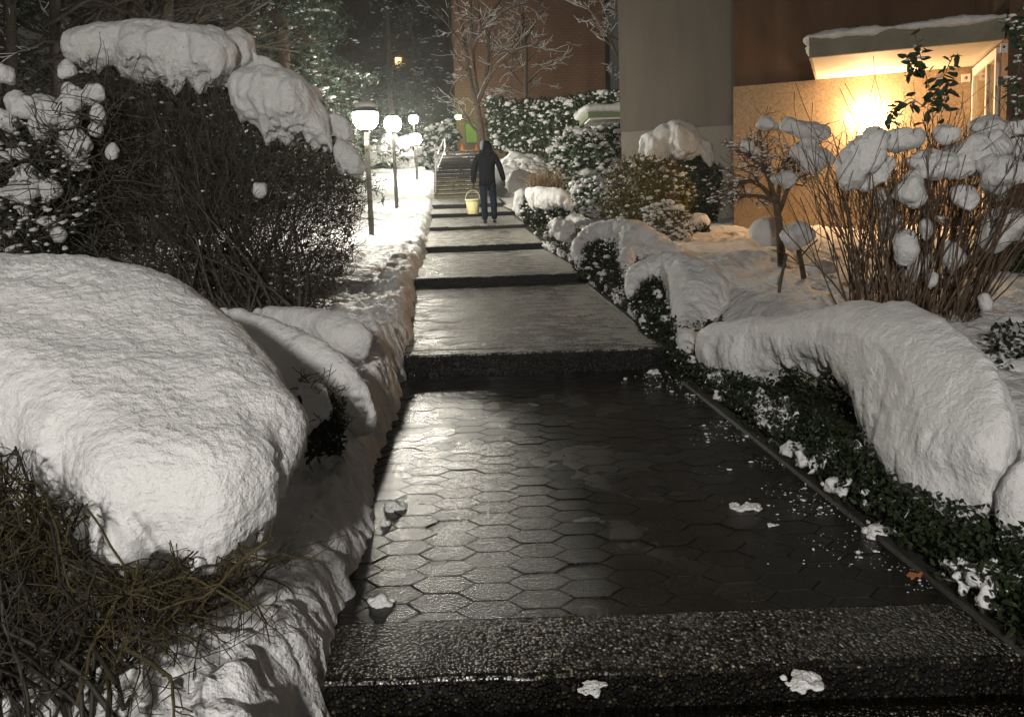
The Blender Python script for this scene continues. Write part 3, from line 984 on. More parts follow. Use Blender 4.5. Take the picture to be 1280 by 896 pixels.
body = [(82, 85), (150, 70), (250, 80), (300, 100), (360, 135), (420, 165), (446, 200), (448, 260), (440, 320), (420, 360), (400, 388), (290, 392), (200, 370), (60, 345), (20, 340), (60, 230), (90, 150)]
cen = P(290, 380, HY)
acc = Acc()
n = 110
p0 = P(RNG.uniform(170, 400, n), RNG.uniform(385, 420, n), HY + RNG.uniform(-.5, .5, n))
tg = scatter([(90, 95), (250, 90), (420, 180), (440, 300), (60, 300)], HY, .5, n)
pa, ra = grow(p0, tg - p0, np.linalg.norm(tg - p0, axis=1) * .95, 8, .12, .02, RNG.uniform(.008, .016, n), .004)
for c_ in caps: pa, ra = keep_below(c_[0], pa, ra, 9)
acc.add(*tubes(pa, ra, 5)); acc.build('stems', TWIG_DARK, root)
acc = Acc()
n = 7000
p0 = scatter(body, HY, .6, n)
rd = unit(p0 - cen)
d = rd + RNG.normal(0, .55, (n, 3)) + np.array([.1, -.25, .0])
pa, ra = grow(p0 - .12 * unit(d), d, RNG.uniform(.12, .36, n), 5, .22, .0, RNG.uniform(.0025, .0045, n), .0016)
for c_ in caps: pa, ra = keep_below(c_[0], pa, ra, 5)
acc.add(*tubes(pa, ra, 3))
pb, rb = branch_off(pa[:5200], ra[:5200], 2, .6, .5, 4, .25, .0, .7, .0013)
acc.add(*tubes(pb, rb, 3)); acc.build('twigs', TWIG_DARK, root)
acc = Acc()
acc.add(*leaves(scatter(body, HY + .15, .35, 9000), .045, .4)); acc.build('foliage', noise_mat('leaf_brown_dark', [(.3, (.022, .02, .012)), (.7, (.06, .055, .032))], 30, .7), root)
acc = Acc(); q = scatter(body, HY - .1, .5, 240); acc.add(*tiny_snow(q, .014)); acc.build('snow_flecks', SNOW, root)
V, F = ellV([(325, 238, 10, 11, HY - .55)], HY); snow_mesh('snow', V, F, SNOW, root, voxel=.015, smooth=3, noise=((9, .012),))

for poly, Y, rm, lab in caps:
    V, F = puffV(poly, Y, rm, 6)
    tag(snow_mesh('snow_blanket', V, F, SNOW, voxel=.015, smooth=7, noise=((3, .03), (8, .012), (22, .006)), folds=.03, rag=.05, rs=11), lab, 'snow')

# ------------------------------------------------------------------ snowy shrub at the far left
root = empty('snowy_shrub', P(60, 350, 5.6), 'leggy dark shrub loaded with snow lumps at the left edge beside the round hedge', 'shrub')
ells = [(6, 92, 14, 14), (88, 119, 17, 18), (116, 116, 18, 15), (122, 141, 8, 14), (118, 160, 8, 8), (99, 180, 20, 21), (97, 205, 10, 9), (60, 140, 24, 20), (30, 132, 20, 14), (84, 150, 12, 11), (32, 226, 20, 22),
        (60, 235, 18, 14), (30, 265, 9, 8), (57, 278, 14, 10), (74, 295, 12, 8), (143, 190, 8, 9), (22, 193, 14, 10), (84, 88, 16, 14), (10, 150, 18, 16), (5, 200, 12, 10), (52, 158, 18, 14), (28, 236, 24, 16), (10, 290, 12, 8)]
clumps(ells, 5.5, root, .016, 4, ((5, .03), (16, .014)), .8)
acc = Acc()
n = 700
p0 = scatter([(-20, 100), (60, 110), (150, 110), (160, 230), (130, 335), (-20, 340)], 5.65, .4, n)
pa, ra = grow(p0, RNG.normal(0, 1, (n, 3)) + np.array([.2, -.3, .4]), RNG.uniform(.15, .5, n), 6, .25, .03, RNG.uniform(.003, .007, n), .0018)
acc.add(*tubes(pa, ra, 4)); acc.build('twigs', TWIG_DARK, root)
acc = Acc(); acc.add(*leaves(scatter([(-20, 120), (100, 130), (140, 230), (120, 335), (-20, 340)], 5.8, .3, 3500), .05, .4)); acc.build('foliage', LEAF_BOX, root)
acc = Acc(); acc.add(*tiny_snow(scatter([(-20, 150), (90, 150), (130, 240), (80, 330), (-20, 330)], 5.5, .3, 220), .02)); acc.build('snow_flecks', SNOW, root)


# ------------------------------------------------------------------ hedges on the right
def leaf_hedge(name, label, poly, Y, dY, n, size, mat=LEAF_BOX, snow_n=0, cat='hedge', group=None, twigs=0, snow_r=.014, snow_poly=None, aspect=.5):
    pl = np.array(poly, float)
    yb = pl[:, 1].max(); xb = pl[:, 0].mean()
    Yv = Y(xb, yb) if callable(Y) else Y
    root = empty(name, P(xb, yb, Yv), label, cat, group)
    acc = Acc(); acc.add(*leaves(scatter(poly, Y, dY, n), size, aspect)); acc.build('foliage', mat, root)
    if twigs:
        acc = Acc(); p0 = scatter(poly, Y, dY, twigs)
        pa, ra = grow(p0 - np.array([0, 0, .08]), RNG.normal(0, .6, (twigs, 3)) + np.array([0, 0, 1]), size * 4, 4, .2, .05, size * .06, size * .03)
        acc.add(*tubes(pa, ra, 3)); acc.build('twigs', TWIG_BROWN, root)
    if snow_n:
        acc = Acc(); acc.add(*tiny_snow(scatter(snow_poly or poly, lambda x, y: (Y(x, y) if callable(Y) else Y) - dY * .35, dY * .7, snow_n * 2) + np.array([0, 0, size * .3]), snow_r * np.exp(RNG.normal(-.35, .45, snow_n * 2)), .75)); acc.build('snow_flecks', SNOW, root)
    return root


Y1 = lambda x, y: np.interp(x, [880, 960, 1060, 1150, 1250], [5.55, 5.1, 4.35, 3.65, 3.05])
leaf_hedge('box_hedge', 'low evergreen hedge under the long curving snow cap nearest the camera', [(875, 440), (920, 420), (1010, 405), (1100, 410), (1190, 450), (1250, 530), (1268, 620), (1262, 720), (1200, 730), (1130, 690), (1060, 640), (990, 575), (930, 525), (885, 490)], Y1, .22, 20000, .026, snow_n=240,
           snow_poly=[(875, 470), (930, 520), (990, 560), (1060, 630), (1130, 685), (1190, 740), (1130, 720), (1040, 640), (930, 545)], snow_r=.02)
c1 = [(869, 428), (876, 408), (900, 399), (940, 393), (985, 390), (1030, 383), (1080, 377), (1130, 379), (1170, 390), (1205, 412), (1236, 452), (1256, 492), (1268, 530), (1272, 560), (1262, 590), (1248, 608), (1243, 632), (1228, 655), (1200, 662), (1178, 664),
      (1160, 656), (1140, 636), (1124, 614), (1104, 596), (1090, 570), (1086, 540), (1072, 528), (1070, 505), (1056, 486), (1040, 470), (1018, 460), (1004, 470), (992, 462), (972, 474), (950, 482), (930, 484), (905, 474), (890, 462), (874, 452)]
V, F = puffV(c1, lambda x, y: Y1(x, y) - .1 + np.clip((480 - np.asarray(y)) / 190, -1, .6) * .28, .24, 8)
tag(snow_mesh('snow_blanket', V, F, SNOW_NEAR, voxel=.012, smooth=14, noise=((2.6, .022), (8, .006), (24, .003), (60, .002)), folds=.02, rag=.03, rs=18), 'long thick curving snow cap on the nearest low hedge, drooping at its near end', 'snow')
V, F = puffV([(1300, 545), (1268, 580), (1250, 612), (1238, 640), (1245, 668), (1268, 700), (1300, 715)], 2.75, .16, 8)
tag(snow_mesh('snow_clump', V, F, SNOW_NEAR, voxel=.014, smooth=6, noise=((5, .02), (18, .006))), 'snow lump cut by the right edge, beside the drooping end of the long cap', 'snow')

Y2 = lambda x, y: np.interp(y, [315, 380, 447], [7.7, 6.9, 5.75]) + (np.asarray(x) - 840) * -.002
leaf_hedge('box_hedge', 'small box hedge whose dark leaves show through a snow arch, second from the camera', [(782, 370), (800, 335), (840, 322), (905, 350), (900, 400), (880, 450), (866, 478), (830, 440), (800, 412)], Y2, .3, 9000, .035, snow_n=60, snow_r=.022)
c2 = [(780, 352), (790, 332), (812, 319), (842, 314), (872, 321), (896, 334), (911, 354), (914, 378), (904, 388), (908, 398), (890, 404), (874, 412), (872, 436), (862, 447), (846, 442), (840, 420), (838, 390), (834, 366), (826, 348), (812, 344), (800, 350), (792, 366), (786, 378), (780, 372)]
V, F = puffV(c2, lambda x, y: Y2(x, y) - .2, .22, 5)
tag(snow_mesh('snow_blanket', V, F, SNOW, voxel=.016, smooth=9, noise=((3, .02), (9, .007), (25, .003)), folds=.035, rag=.03, rs=12), 'arched snow cap bending down toward the path on the second hedge', 'snow')
Y3 = lambda x, y: np.interp(y, [275, 320, 362], [10.4, 9.5, 8.2])
leaf_hedge('box_hedge', 'box hedge under the snow hood beside the yellowish step', [(714, 330), (725, 295), (770, 282), (850, 312), (800, 330), (782, 375), (770, 372), (740, 350), (722, 345)], Y3, .3, 7000, .04, snow_n=70, snow_r=.026)
c3 = [(712, 318), (716, 298), (730, 282), (752, 276), (782, 274), (806, 278), (830, 292), (852, 306), (862, 318), (840, 322), (812, 322), (794, 328), (786, 345), (779, 360), (775, 340), (770, 322), (762, 304), (748, 300), (736, 306), (730, 322), (726, 340), (717, 334)]
V, F = puffV(c3, lambda x, y: Y3(x, y) - .12, .24, 4)
tag(snow_mesh('snow_blanket', V, F, SNOW, voxel=.018, smooth=8, noise=((3, .025), (9, .008)), folds=.04, rag=.03, rs=10), 'hooded snow cap on the third hedge, open over dark leaves toward the path', 'snow')
leaf_hedge('box_hedge', 'short trimmed hedge with a flat dark front below a snow loaf, near the walking person', [(650, 262), (664, 240), (712, 246), (712, 268), (690, 285), (672, 290), (656, 280)], lambda x, y: np.interp(x, [650, 712], [15.0, 14.2]), .3, 6000, .05, snow_n=70, snow_r=.035)
V, F = puffV([(655, 236), (675, 230), (700, 236), (714, 244), (716, 258), (712, 263), (690, 260), (676, 262), (670, 272), (663, 262), (655, 248)], lambda x, y: np.interp(x, [650, 712], [14.8, 14.0]), .3, 3)
tag(snow_mesh('snow_blanket', V, F, SNOW, voxel=.025, smooth=5, noise=((3, .03), (9, .01)), folds=.03, rag=.06, rs=8), 'loaf shaped snow cap on the short trimmed hedge', 'snow')
V, F = puffV([(682, 280), (696, 272), (716, 272), (722, 284), (716, 298), (702, 302), (692, 296)], 12.6, .3, 3)
tag(snow_mesh('snow_clump', V, F, SNOW, voxel=.03, smooth=4, noise=((4, .05), (12, .02))), 'round snow clump between the snow loaf and the hooded cap', 'snow')
leaf_hedge('low_shrub', 'reddish low twiggy plant beneath the round snow clump', [(690, 285), (725, 285), (728, 304), (700, 306)], 12.7, .25, 1200, .05, LEAF_YELLOW, 30, 'shrub', snow_r=.03)
V, F = puffV([(640, 246), (652, 234), (660, 240), (660, 262), (650, 274), (640, 262)], 16.4, .3, 3)
tag(snow_mesh('snow_clump', V, F, SNOW, voxel=.035, smooth=4, noise=((4, .06), (12, .02))), 'ragged snow heap right beside the walking person\'s free hand', 'snow')

# dark soil bed between kerb and garden
SOIL = noise_mat('dark_soil', [(.3, (.012, .011, .007)), (.7, (.03, .027, .017))], 20, .9, .6, 50)
by = np.linspace(1.2, 17, 260); bu = np.linspace(.088, .85, 24)
U, Yg = np.meshgrid(bu, by)
q = np.stack([XR(Yg) + U, Yg, Yg * 0], -1)
Z = np.vectorize(tread_z)(Yg) + .02 + .10 * U + .02 * fbm(q * 8, 3) - .25 * np.clip((U - .7) / .15, 0, 1)
grid_obj('soil_bed', XR(Yg) + U, Yg, Z, SOIL)

# ground cover along the kerb
acc = Acc(); acs = Acc()
n = 20000
yy = 2 + 13 * RNG.uniform(0, 1, n) ** 1.5
u = np.abs(RNG.normal(.2, .14, n))
q = np.stack([XR(yy) + u, yy, np.array([tread_z(v) for v in yy]) + .04 + RNG.uniform(0, .13, n)], -1)
acc.add(*leaves(q, .03, .5))
o = acc.build('ground_cover', LEAF_BOX); tag(o, 'low creeping leaves between kerb and hedges', 'ground cover', kind='stuff')
n = 9000
yy = 2.2 + 13 * RNG.uniform(0, 1, n) ** 1.4; u = RNG.uniform(.0, .36, n)
k = fbm(np.stack([yy * 3.3, u * 6, u * 0], -1), 4) > .32
yy, u = yy[k], u[k]
q = np.stack([XR(yy) + u, yy, np.array([tread_z(v) for v in yy]) + .05 + RNG.uniform(0, .08, len(yy))], -1)
V, F = balls(q, (.012 + .0012 * q[:, 1]) * RNG.uniform(.4, 1.5, len(q)), True)
o = snow_mesh('loose_snow', V, F, SNOW, None, .013, 1, ((18, .012), (50, .006))); tag(o, 'loose snow crumbs lying in the leaves along the kerb', 'snow', kind='stuff')

# ------------------------------------------------------------------ lumps on the path
def lump(px, py, rx, ry, Y, label, n=5, flat=.5):
    c = P(px, py, Y); s_ = Y / FPX
    z = tread_z(Y) if XL(Y) < c[0] < XR(Y) else c[2]
    cs, rs = [], []
    for i in range(n * 3):
        a, q = RNG.uniform(0, 6.28), math.sqrt(RNG.uniform(0, 1))
        f = RNG.uniform(.16, .42) * (1.15 - q * .6)
        cs.append((c[0] + q * .85 * math.cos(a) * rx * s_, Y + q * .6 * math.sin(a) * rx * s_, z + ry * s_ * RNG.uniform(.0, .6) * (1.1 - q)))
        rs.append((rx * s_ * f, rx * s_ * f, max(ry * s_ * f * 1.6, rx * s_ * f * .5)))
    V, F = balls(cs, rs)
    tag(snow_mesh('snow_lump', V, F, SNOW, voxel=max(.005, rx * s_ / 18), smooth=1, noise=((24, rx * s_ * .06), (70, rx * s_ * .04))), label, 'snow lump')


def Yrow(py, px=640):  # distance at which a photo row meets the near slab
    ys = np.linspace(2.2, 5.8, 80)
    r = [abs(P(px, py, v)[2] - tread_z(v)) for v in ys]
    return float(ys[int(np.argmin(r))])


lump(493, 622, 19, 14, Yrow(632, 493), 'flat topped snow chunk with a dark shaded foot on the paving by the bank', 6)
lump(482, 650, 9, 8, Yrow(655, 482), 'little crumbly snow lump just below the flat topped chunk', 5)
lump(462, 640, 8, 8, Yrow(645, 462), 'tiny snow crumb touching the bank beside the flat topped chunk', 4)
lump(476, 745, 20, 10, Yrow(750, 476), 'dirty snow chunk at the front row of pavers next to the bank', 6)
lump(932, 632, 24, 7, Yrow(634, 932), 'white snow scrap lying alone on the dark paving', 7)
lump(966, 652, 10, 4, Yrow(654, 966), 'smaller white crumb beside the lone snow scrap', 4)
lump(818, 452, 12, 7, 5.75, 'snow crumb in the corner under the dark riser at the kerb', 5)
lump(1190, 760, 28, 16, 2.62, 'lumpy snow pile beside the fallen leaf at the kerb end', 9)
lump(1100, 668, 26, 14, 2.95, 'wet snow wedge at the kerb under the drooping cap end', 8)
lump(740, 882, 26, 4, 2.06, 'snow scrap in the dark at the foot of the bottom step', 8)
lump(1000, 884, 34, 4, 2.06, 'wide thin snow scrap at the dark foot of the bottom step, kerb side', 7)
# fallen leaf
c = P(1146, 757, 2.6)
V, F = leaves(np.array([[c[0], c[1], tread_z(2.6) + .02], [c[0] + .02, c[1] + .01, tread_z(2.6) + .022]]), .05, .7)
tag(obj('fallen_leaf', V, F, LEAF_FALLEN), 'brown fallen leaf beside the lumpy snow pile', 'leaf')
# aggregate crumbs of snow swept across the near slab
n = 800
yy = RNG.uniform(2.5, 5.8, n); u = 2.0 - np.abs(RNG.normal(0, .17, n))
k = (u > .2) & (fbm(np.stack([u * 3, yy * 5, u * 0], -1), 3) > -.05)
q = np.stack([XL(yy) + u, yy, np.array([tread_z(v) for v in yy]) + .004], -1)[k]
V, F = balls(q, np.exp(RNG.normal(0, .6, (len(q), 1))) * np.stack([RNG.uniform(.0012, .005, len(q)), RNG.uniform(.001, .0035, len(q)), RNG.uniform(.0008, .002, len(q))], 1), True)
tag(obj('snow_crumbs', V, F, SNOW), 'fine snow crumbs swept over the edge of the near paving', 'snow', kind='stuff')

# ------------------------------------------------------------------ tall stem shrub on the right
TY = 5.6
gzr = lambda Y: float(ground_z(0, Y, 1))
bz = P(1130, 400, TY)
root = empty('stem_shrub', bz, 'tall fan of bare brown stems holding fat snow pillows in front of the lit wall', 'shrub')
acc = Acc()
n = 215
p0 = P(RNG.uniform(1060, 1215, n), RNG.uniform(385, 425, n), TY + RNG.uniform(-.3, .5, n))
tx = (p0[:, 0] - bz[0])
tgx = 640 + FPX * p0[:, 0] / p0[:, 1] + RNG.normal(0, 32, n) + (640 + FPX * p0[:, 0] / p0[:, 1] - 1130) * np.where(p0[:, 0] / p0[:, 1] < .51, .55, 1.0)
tg = P(tgx, RNG.uniform(150, 265, n), TY + RNG.uniform(-.4, .6, n))
pa, ra = grow(p0, tg - p0, np.linalg.norm(tg - p0, axis=1), 8, .085, .01, RNG.uniform(.004, .0085, n), .0032)
acc.add(*tubes(pa, ra, 5, True))
pb, rb = branch_off(pa, ra, 3, .36, .35, 5, .14, .05, .75, .0022, .4)
acc.add(*tubes(pb, rb, 4, True)); acc.build('stems', TWIG_BROWN, root)
ells = [(1130, 172, 32, 14), (1072, 204, 32, 32), (1076, 178, 15, 10), (1136, 237, 21, 26), (1201, 200, 42, 25), (1185, 167, 20, 10), (1243, 165, 30, 18), (1270, 190, 18, 26), (1260, 285, 36, 26), (1115, 282, 10, 16), (1156, 285, 13, 20), (1207, 253, 20, 16),
        (1178, 272, 14, 10), (1165, 350, 13, 20), (1230, 380, 10, 13), (1098, 176, 20, 12), (1240, 240, 18, 14), (1130, 310, 12, 20), (1190, 320, 12, 22), (1275, 160, 20, 14), (1150, 330, 14, 16), (1095, 215, 28, 20), (1160, 205, 30, 20), (1225, 185, 34, 22), (1255, 215, 30, 22), (1100, 245, 18, 16)]
clumps([(e[0], e[1], e[2] * 1.02, e[3] * 1.0, TY + RNG.uniform(-.3, .12)) for e in ells], TY, root, .016, 10, ((4, .05), (12, .011)), .9, 7)

# small pruned tree, stake, sapling
root = empty('small_tree', P(977, 335, 8.2), 'small gnarled tree with snow pillows on its crown in front of the stucco wall', 'tree')
acc = Acc()
tr = np.array([P(x, y, 8.2) for x, y in ((978, 345), (976, 310), (974, 280), (970, 255))])
acc.add(*tubes(tr, np.array([[.05, .045, .04, .035]]), 8))
acc.build('trunk', BARK, root)
acc = Acc()
lim = [[(970, 255), (955, 235), (940, 225), (920, 232), (905, 228)], [(972, 262), (962, 230), (955, 200), (950, 175)], [(974, 265), (985, 235), (1000, 210), (1020, 195)], [(971, 258), (975, 225), (990, 185), (1010, 170)], [(968, 252), (950, 245), (930, 245), (915, 242)], [(972, 258), (958, 215), (935, 195), (925, 188)]]
lp = []
for l in lim:
    q = np.array([P(x, y, 8.2 + RNG.uniform(-.25, .25) * i / 3) for i, (x, y) in enumerate(l)])
    t = np.linspace(0, len(q) - 1, 8); i = np.minimum(t.astype(int), len(q) - 2); f = (t - i)[:, None]
    lp.append(q[i] * (1 - f) + q[i + 1] * f)
lp = np.array(lp); lr = np.broadcast_to(np.linspace(.028, .01, 8), (len(lp), 8))
acc.add(*tubes(lp, lr, 6))
pb, rb = branch_off(lp, lr, 16, .7, .4, 5, .3, .1, .5, .004); acc.add(*tubes(pb, rb, 4))
pc, rc = branch_off(pb, rb, 5, .7, .6, 4, .3, .05, .6, .003); acc.add(*tubes(pc, rc, 3))
acc.build('crown', TWIG_BROWN, root)
clumps([(958, 154, 16, 13), (990, 158, 18, 12), (1007, 162, 24, 12), (1024, 168, 14, 11), (934, 183, 10, 7), (938, 190, 10, 7), (1010, 178, 16, 8), (1017, 199, 26, 18), (981, 224, 18, 12), (1000, 194, 14, 14)], 8.1, root, .02, 5)
acc = Acc(); pp = pc.reshape(-1, 3)[RNG.integers(0, pc.shape[0] * pc.shape[1], 420)] + np.array([0, 0, .012]); acc.add(*tiny_snow(pp, .018, .5)); acc.build('snow_flecks', SNOW, root)

root = empty('sapling', P(1005, 355, 7.0), 'little sapling topped by one ball of snow behind the wooden stake', 'sapling')
acc = Acc()
for l, r in (([(1008, 358), (1004, 335), (999, 312), (996, 290)], .016), ([(1004, 355), (1000, 330), (996, 310)], .012), ([(1002, 320), (1012, 308), (1022, 300)], .008), ([(999, 330), (985, 318), (965, 312)], .005)):
    q = np.array([P(x, y, 7.0) for x, y in l]); acc.add(*tubes(q, np.full((1, len(q)), r), 6))
acc.build('trunk', BARK, root)
V, F = ellV([(997, 291, 19, 19), (984, 293, 10, 10)], 7.0, .9, 4); snow_mesh('snow', V, F, SNOW, root, voxel=.018, smooth=6, noise=((5, .02), (14, .01)))
q = np.array([P(971, 388, 6.6), P(976, 350, 6.6), P(983, 318, 6.62)])
V, F = tubes(q, np.array([[.016, .015, .014]]), 8, True)
tag(obj('garden_stake', V, F, TWIG_DARK), 'thin dark stake leaning in the snow in front of the sapling', 'stake')
V, F = puffV([(938, 300), (940, 284), (952, 273), (968, 270), (982, 280), (990, 300), (980, 312), (950, 312)], 9.2, .3, 3)
tag(snow_mesh('snow_mound', V, F, SNOW, voxel=.025, smooth=6, noise=((4, .03),)), 'dome of snow over a plant behind the small gnarled tree trunk', 'snow')
V, F = puffV([(1004, 340), (1012, 328), (1030, 324), (1046, 334), (1042, 346), (1015, 348)], 7.6, .3, 3)
tag(snow_mesh('snow_mound', V, F, SNOW, voxel=.022, smooth=6, noise=((4, .02),)), 'low snow hump between the sapling and the tall bare stems', 'snow')
V, F = puffV([(1205, 440), (1225, 405), (1260, 392), (1300, 396), (1300, 470), (1240, 470)], 5.3, .3, 6)
tag(snow_mesh('snow_mound', V, F, SNOW, voxel=.022, smooth=8, noise=((4, .03), (12, .01))), 'grey snow mound at the right edge beyond the long curving cap', 'snow')
root = empty('low_shrub', P(1262, 500, 4.3), 'sparse leafy sprig poking from the snow at the right edge', 'shrub')
acc = Acc(); acc.add(*leaves(scatter([(1232, 410), (1285, 400), (1285, 540), (1250, 520)], 4.5, .2, 260), .05, .5)); acc.build('foliage', LEAF_BOX, root)
clumps([(1268, 470, 16, 18, 4.4), (1250, 455, 12, 9, 4.5), (1272, 510, 12, 10, 4.3)], 4.4, root, .015, 3)
leaf_hedge('dark_shrub', 'dark evergreen bush in shade beyond the tall stems, right edge', [(1222, 330), (1250, 310), (1300, 305), (1300, 385), (1240, 375)], 7.2, .4, 3500, .06, LEAF_DARK, 0, 'shrub')

# climbing evergreen sprays
def spray(label, lines, Y, n, size, snow=0):
    root = empty('climbing_plant', P(*lines[0][0], Y), label, 'climbing plant')
    acc = Acc(); al = Acc(); an = Acc()
    for l in lines:
        q = np.array([P(x, y, Y) for x, y in l])
        t = np.linspace(0, len(q) - 1, 14); i = np.minimum(t.astype(int), len(q) - 2); f = (t - i)[:, None]
        q = q[i] * (1 - f) + q[i + 1] * f
        acc.add(*tubes(q, np.full((1, 14), .0035), 5))
        t = RNG.uniform(.15, 1, n) * 13; i = np.minimum(t.astype(int), 12); f = (t - i)[:, None]
        b = q[i] * (1 - f) + q[i + 1] * f + RNG.normal(0, .022, (n, 3))
        al.add(*leaves(b, size, .5, None, .6, .45))
        if snow:
            k = RNG.integers(0, n, snow); an.add(*tiny_snow(b[k] + np.array([0, 0, .015]), .018, .5))
    acc.build('stem', TWIG_BROWN, root); al.build('foliage', LEAF_DARK, root)
    if snow: an.build('snow_flecks', SNOW, root)


spray('leafy evergreen spray rising out of the snow pillows in front of the entrance canopy', [[(1166, 180), (1166, 140), (1162, 112), (1152, 75), (1142, 38)], [(1164, 130), (1178, 100), (1192, 68)], [(1158, 135), (1138, 122), (1120, 135), (1112, 152)], [(1165, 150), (1180, 125), (1186, 100)], [(1156, 92), (1140, 85), (1133, 72)]], 5.6, 26, .085, 3)
spray('dark leafy climber with snow bits hanging at the top right corner', [[(1275, 150), (1273, 100), (1276, 60), (1274, 15)], [(1272, 160), (1268, 120), (1266, 100)], [(1276, 60), (1268, 35), (1262, 25)]], 5.4, 36, .065, 14)

# ------------------------------------------------------------------ bushes by the building
root = empty('dome_bush', P(860, 285, 14.2), 'clipped dark round bush wearing a broad snow cap by the grey wall', 'bush')
acc = Acc(); acc.add(*leaves(scatter([(800, 190), (830, 185), (880, 195), (902, 210), (903, 250), (890, 285), (840, 290), (805, 270)], 14.2, .7, 9000), .07)); acc.build('foliage', LEAF_DARK, root)
acc = Acc(); acc.add(*tiny_snow(scatter([(830, 200), (895, 205), (895, 270), (850, 270)], 13.6, .1, 30), .035)); acc.build('snow_flecks', SNOW, root)
V, F = puffV([(796, 186), (800, 168), (818, 158), (844, 149), (862, 154), (876, 172), (890, 182), (897, 194), (888, 200), (876, 194), (870, 202), (856, 200), (844, 198), (828, 190), (812, 194), (798, 196)], 13.9, .7, 4)
tag(snow_mesh('snow_blanket', V, F, SNOW, voxel=.03, smooth=5, noise=((2, .05), (6, .02)), folds=.07, rag=.1, rs=6), 'broad snow cap on the clipped round bush by the grey wall', 'snow')
leaf_hedge('leafy_shrub', 'sprawling shrub with yellowish leaves and brown twigs in front of the clipped round bush', [(757, 225), (775, 200), (810, 195), (850, 205), (868, 235), (862, 270), (840, 290), (800, 292), (770, 280), (752, 262)], 12.4, .7, 2700, .075, LEAF_YELLOW, 200, 'shrub', twigs=420, snow_r=.024)
leaf_hedge('leafy_shrub', 'low pinkish twig plant lit by the wall lamp beside the hooded cap', [(800, 262), (830, 250), (860, 265), (868, 292), (846, 300), (812, 296)], 11.4, .4, 1200, .06, LEAF_YELLOW, 200, 'shrub', twigs=160, snow_r=.03)
root = empty('snow_stub', P(873, 292, 12.4), 'short dark hedge stub with a snow pad at the foot of the round bush', 'hedge')
acc = Acc(); acc.add(*leaves(scatter([(858, 278), (886, 278), (886, 296), (858, 296)], 12.4, .3, 1500), .05)); acc.build('foliage', LEAF_BOX, root)
V, F = puffV([(856, 272), (866, 264), (884, 266), (888, 280), (876, 288), (858, 286)], 12.3, .3, 3); snow_mesh('snow', V, F, SNOW, root, voxel=.03, smooth=4, noise=((4, .03),))
leaf_hedge('rhododendron', 'snow dusted rhododendron with drooping green leaves between tall hedge and grey wall', [(684, 190), (695, 168), (715, 158), (745, 165), (765, 185), (772, 215), (760, 250), (725, 258), (700, 245), (688, 220)], 18.5, .9, 5200, .13, LEAF_RHODO, 520, 'shrub', snow_r=.055, twigs=120)
leaf_hedge('rhododendron', 'low snowy evergreen sprawling below the tall rhododendron, beside the pale dry grass', [(712, 232), (740, 222), (766, 228), (770, 262), (745, 275), (715, 262)], 15.2, .5, 3000, .09, LEAF_RHODO, 320, 'shrub', snow_r=.045)
leaf_hedge('dark_shrub', 'dark snowy evergreen in the shade under the green edged canopy', [(735, 165), (775, 155), (778, 235), (760, 240), (745, 215)], 20.5, .6, 2600, .12, LEAF_DARK, 130, 'shrub', snow_r=.06)
leaf_hedge('snowy_bush', 'bush almost buried in snow just beyond the walking person', [(628, 212), (650, 200), (682, 205), (690, 225), (668, 238), (640, 236)], 20.0, .6, 1600, .1, LEAF_RHODO, 420, 'bush', snow_r=.085)
V, F = puffV([(622, 200), (640, 188), (668, 190), (682, 196), (664, 203), (640, 206), (628, 214)], 21, .4, 3)
tag(snow_mesh('snow_blanket', V, F, SNOW, voxel=.045, smooth=4, noise=((2, .06), (6, .04))), 'white snow sheet over the bank behind the walking person\'s shoulder', 'snow')
V, F = puffV([(628, 222), (648, 214), (672, 218), (690, 224), (700, 236), (676, 240), (650, 244), (632, 240)], 18, .4, 3)
tag(snow_mesh('snow_mound', V, F, SNOW, voxel=.045, smooth=4, noise=((2, .06), (6, .04))), 'white snow slope at the foot of the pale dry grass', 'snow')
root = empty('ornamental_grass', P(682, 238, 17.0), 'clump of pale dry grass blades sticking out of the snow', 'grass')
acc = Acc(); n = 260
p0 = P(RNG.uniform(664, 702, n), RNG.uniform(232, 242, n), 17 + RNG.uniform(-.4, .4, n))
pa, ra = grow(p0, RNG.normal(0, .45, (n, 3)) + np.array([0, 0, 1]), RNG.uniform(.25, .6, n), 5, .12, -.05, .009, .003)
acc.add(*tubes(pa, ra, 3)); acc.build('blades', GRASS_DRY, root)
leaf_hedge('tall_hedge', 'tall dark evergreen hedge speckled with snow behind the walking person', [(606, 130), (612, 122), (640, 127), (700, 124), (740, 118), (776, 114), (778, 190), (690, 192), (632, 192), (612, 185)], lambda x, y: np.interp(x, [606, 778], [27, 22]), .9, 9000, .17, LEAF_DARK, 520, 'hedge', snow_r=.06)

# ------------------------------------------------------------------ right-hand building
ub = unit(np.array([3.23, -1.4])); vb = np.array([-ub[1], ub[0]])   # along the wall, into the wall
A0 = np.array([P(917, 200, 13.0)[0], 13.0])
b_root = empty('apartment_building', (A0[0], A0[1], CAMZ - .9), 'plastered apartment block with warm lit entrance wall on the right', 'building')


def wallbox(o, u0, u1, v0, v1, z0, z1, mat, name, par=b_root):
    c = o + ub * (u0 + u1) / 2 + vb * (v0 + v1) / 2
    V, F = obox(c, ub, vb, abs(u1 - u0) / 2, abs(v1 - v0) / 2, z0, z1)
    return obj(name, V, F, mat, par, False)


g0 = CAMZ - 1.3
Lw = np.linalg.norm(np.array([P(1218, 90, 11.6)[0], 11.6]) - A0)
zc_ = CAMZ + 1.62
wallbox(A0, 0, Lw, 0, .3, g0, zc_, STUCCO, 'entrance_wall')
wallbox(A0, .015, Lw, .06, .36, zc_ + .002, CAMZ + 9, PLASTER_BROWN_SHADE, 'upper_wall')  # wall plane beyond the lamp's reach, its shade put into the darker brown
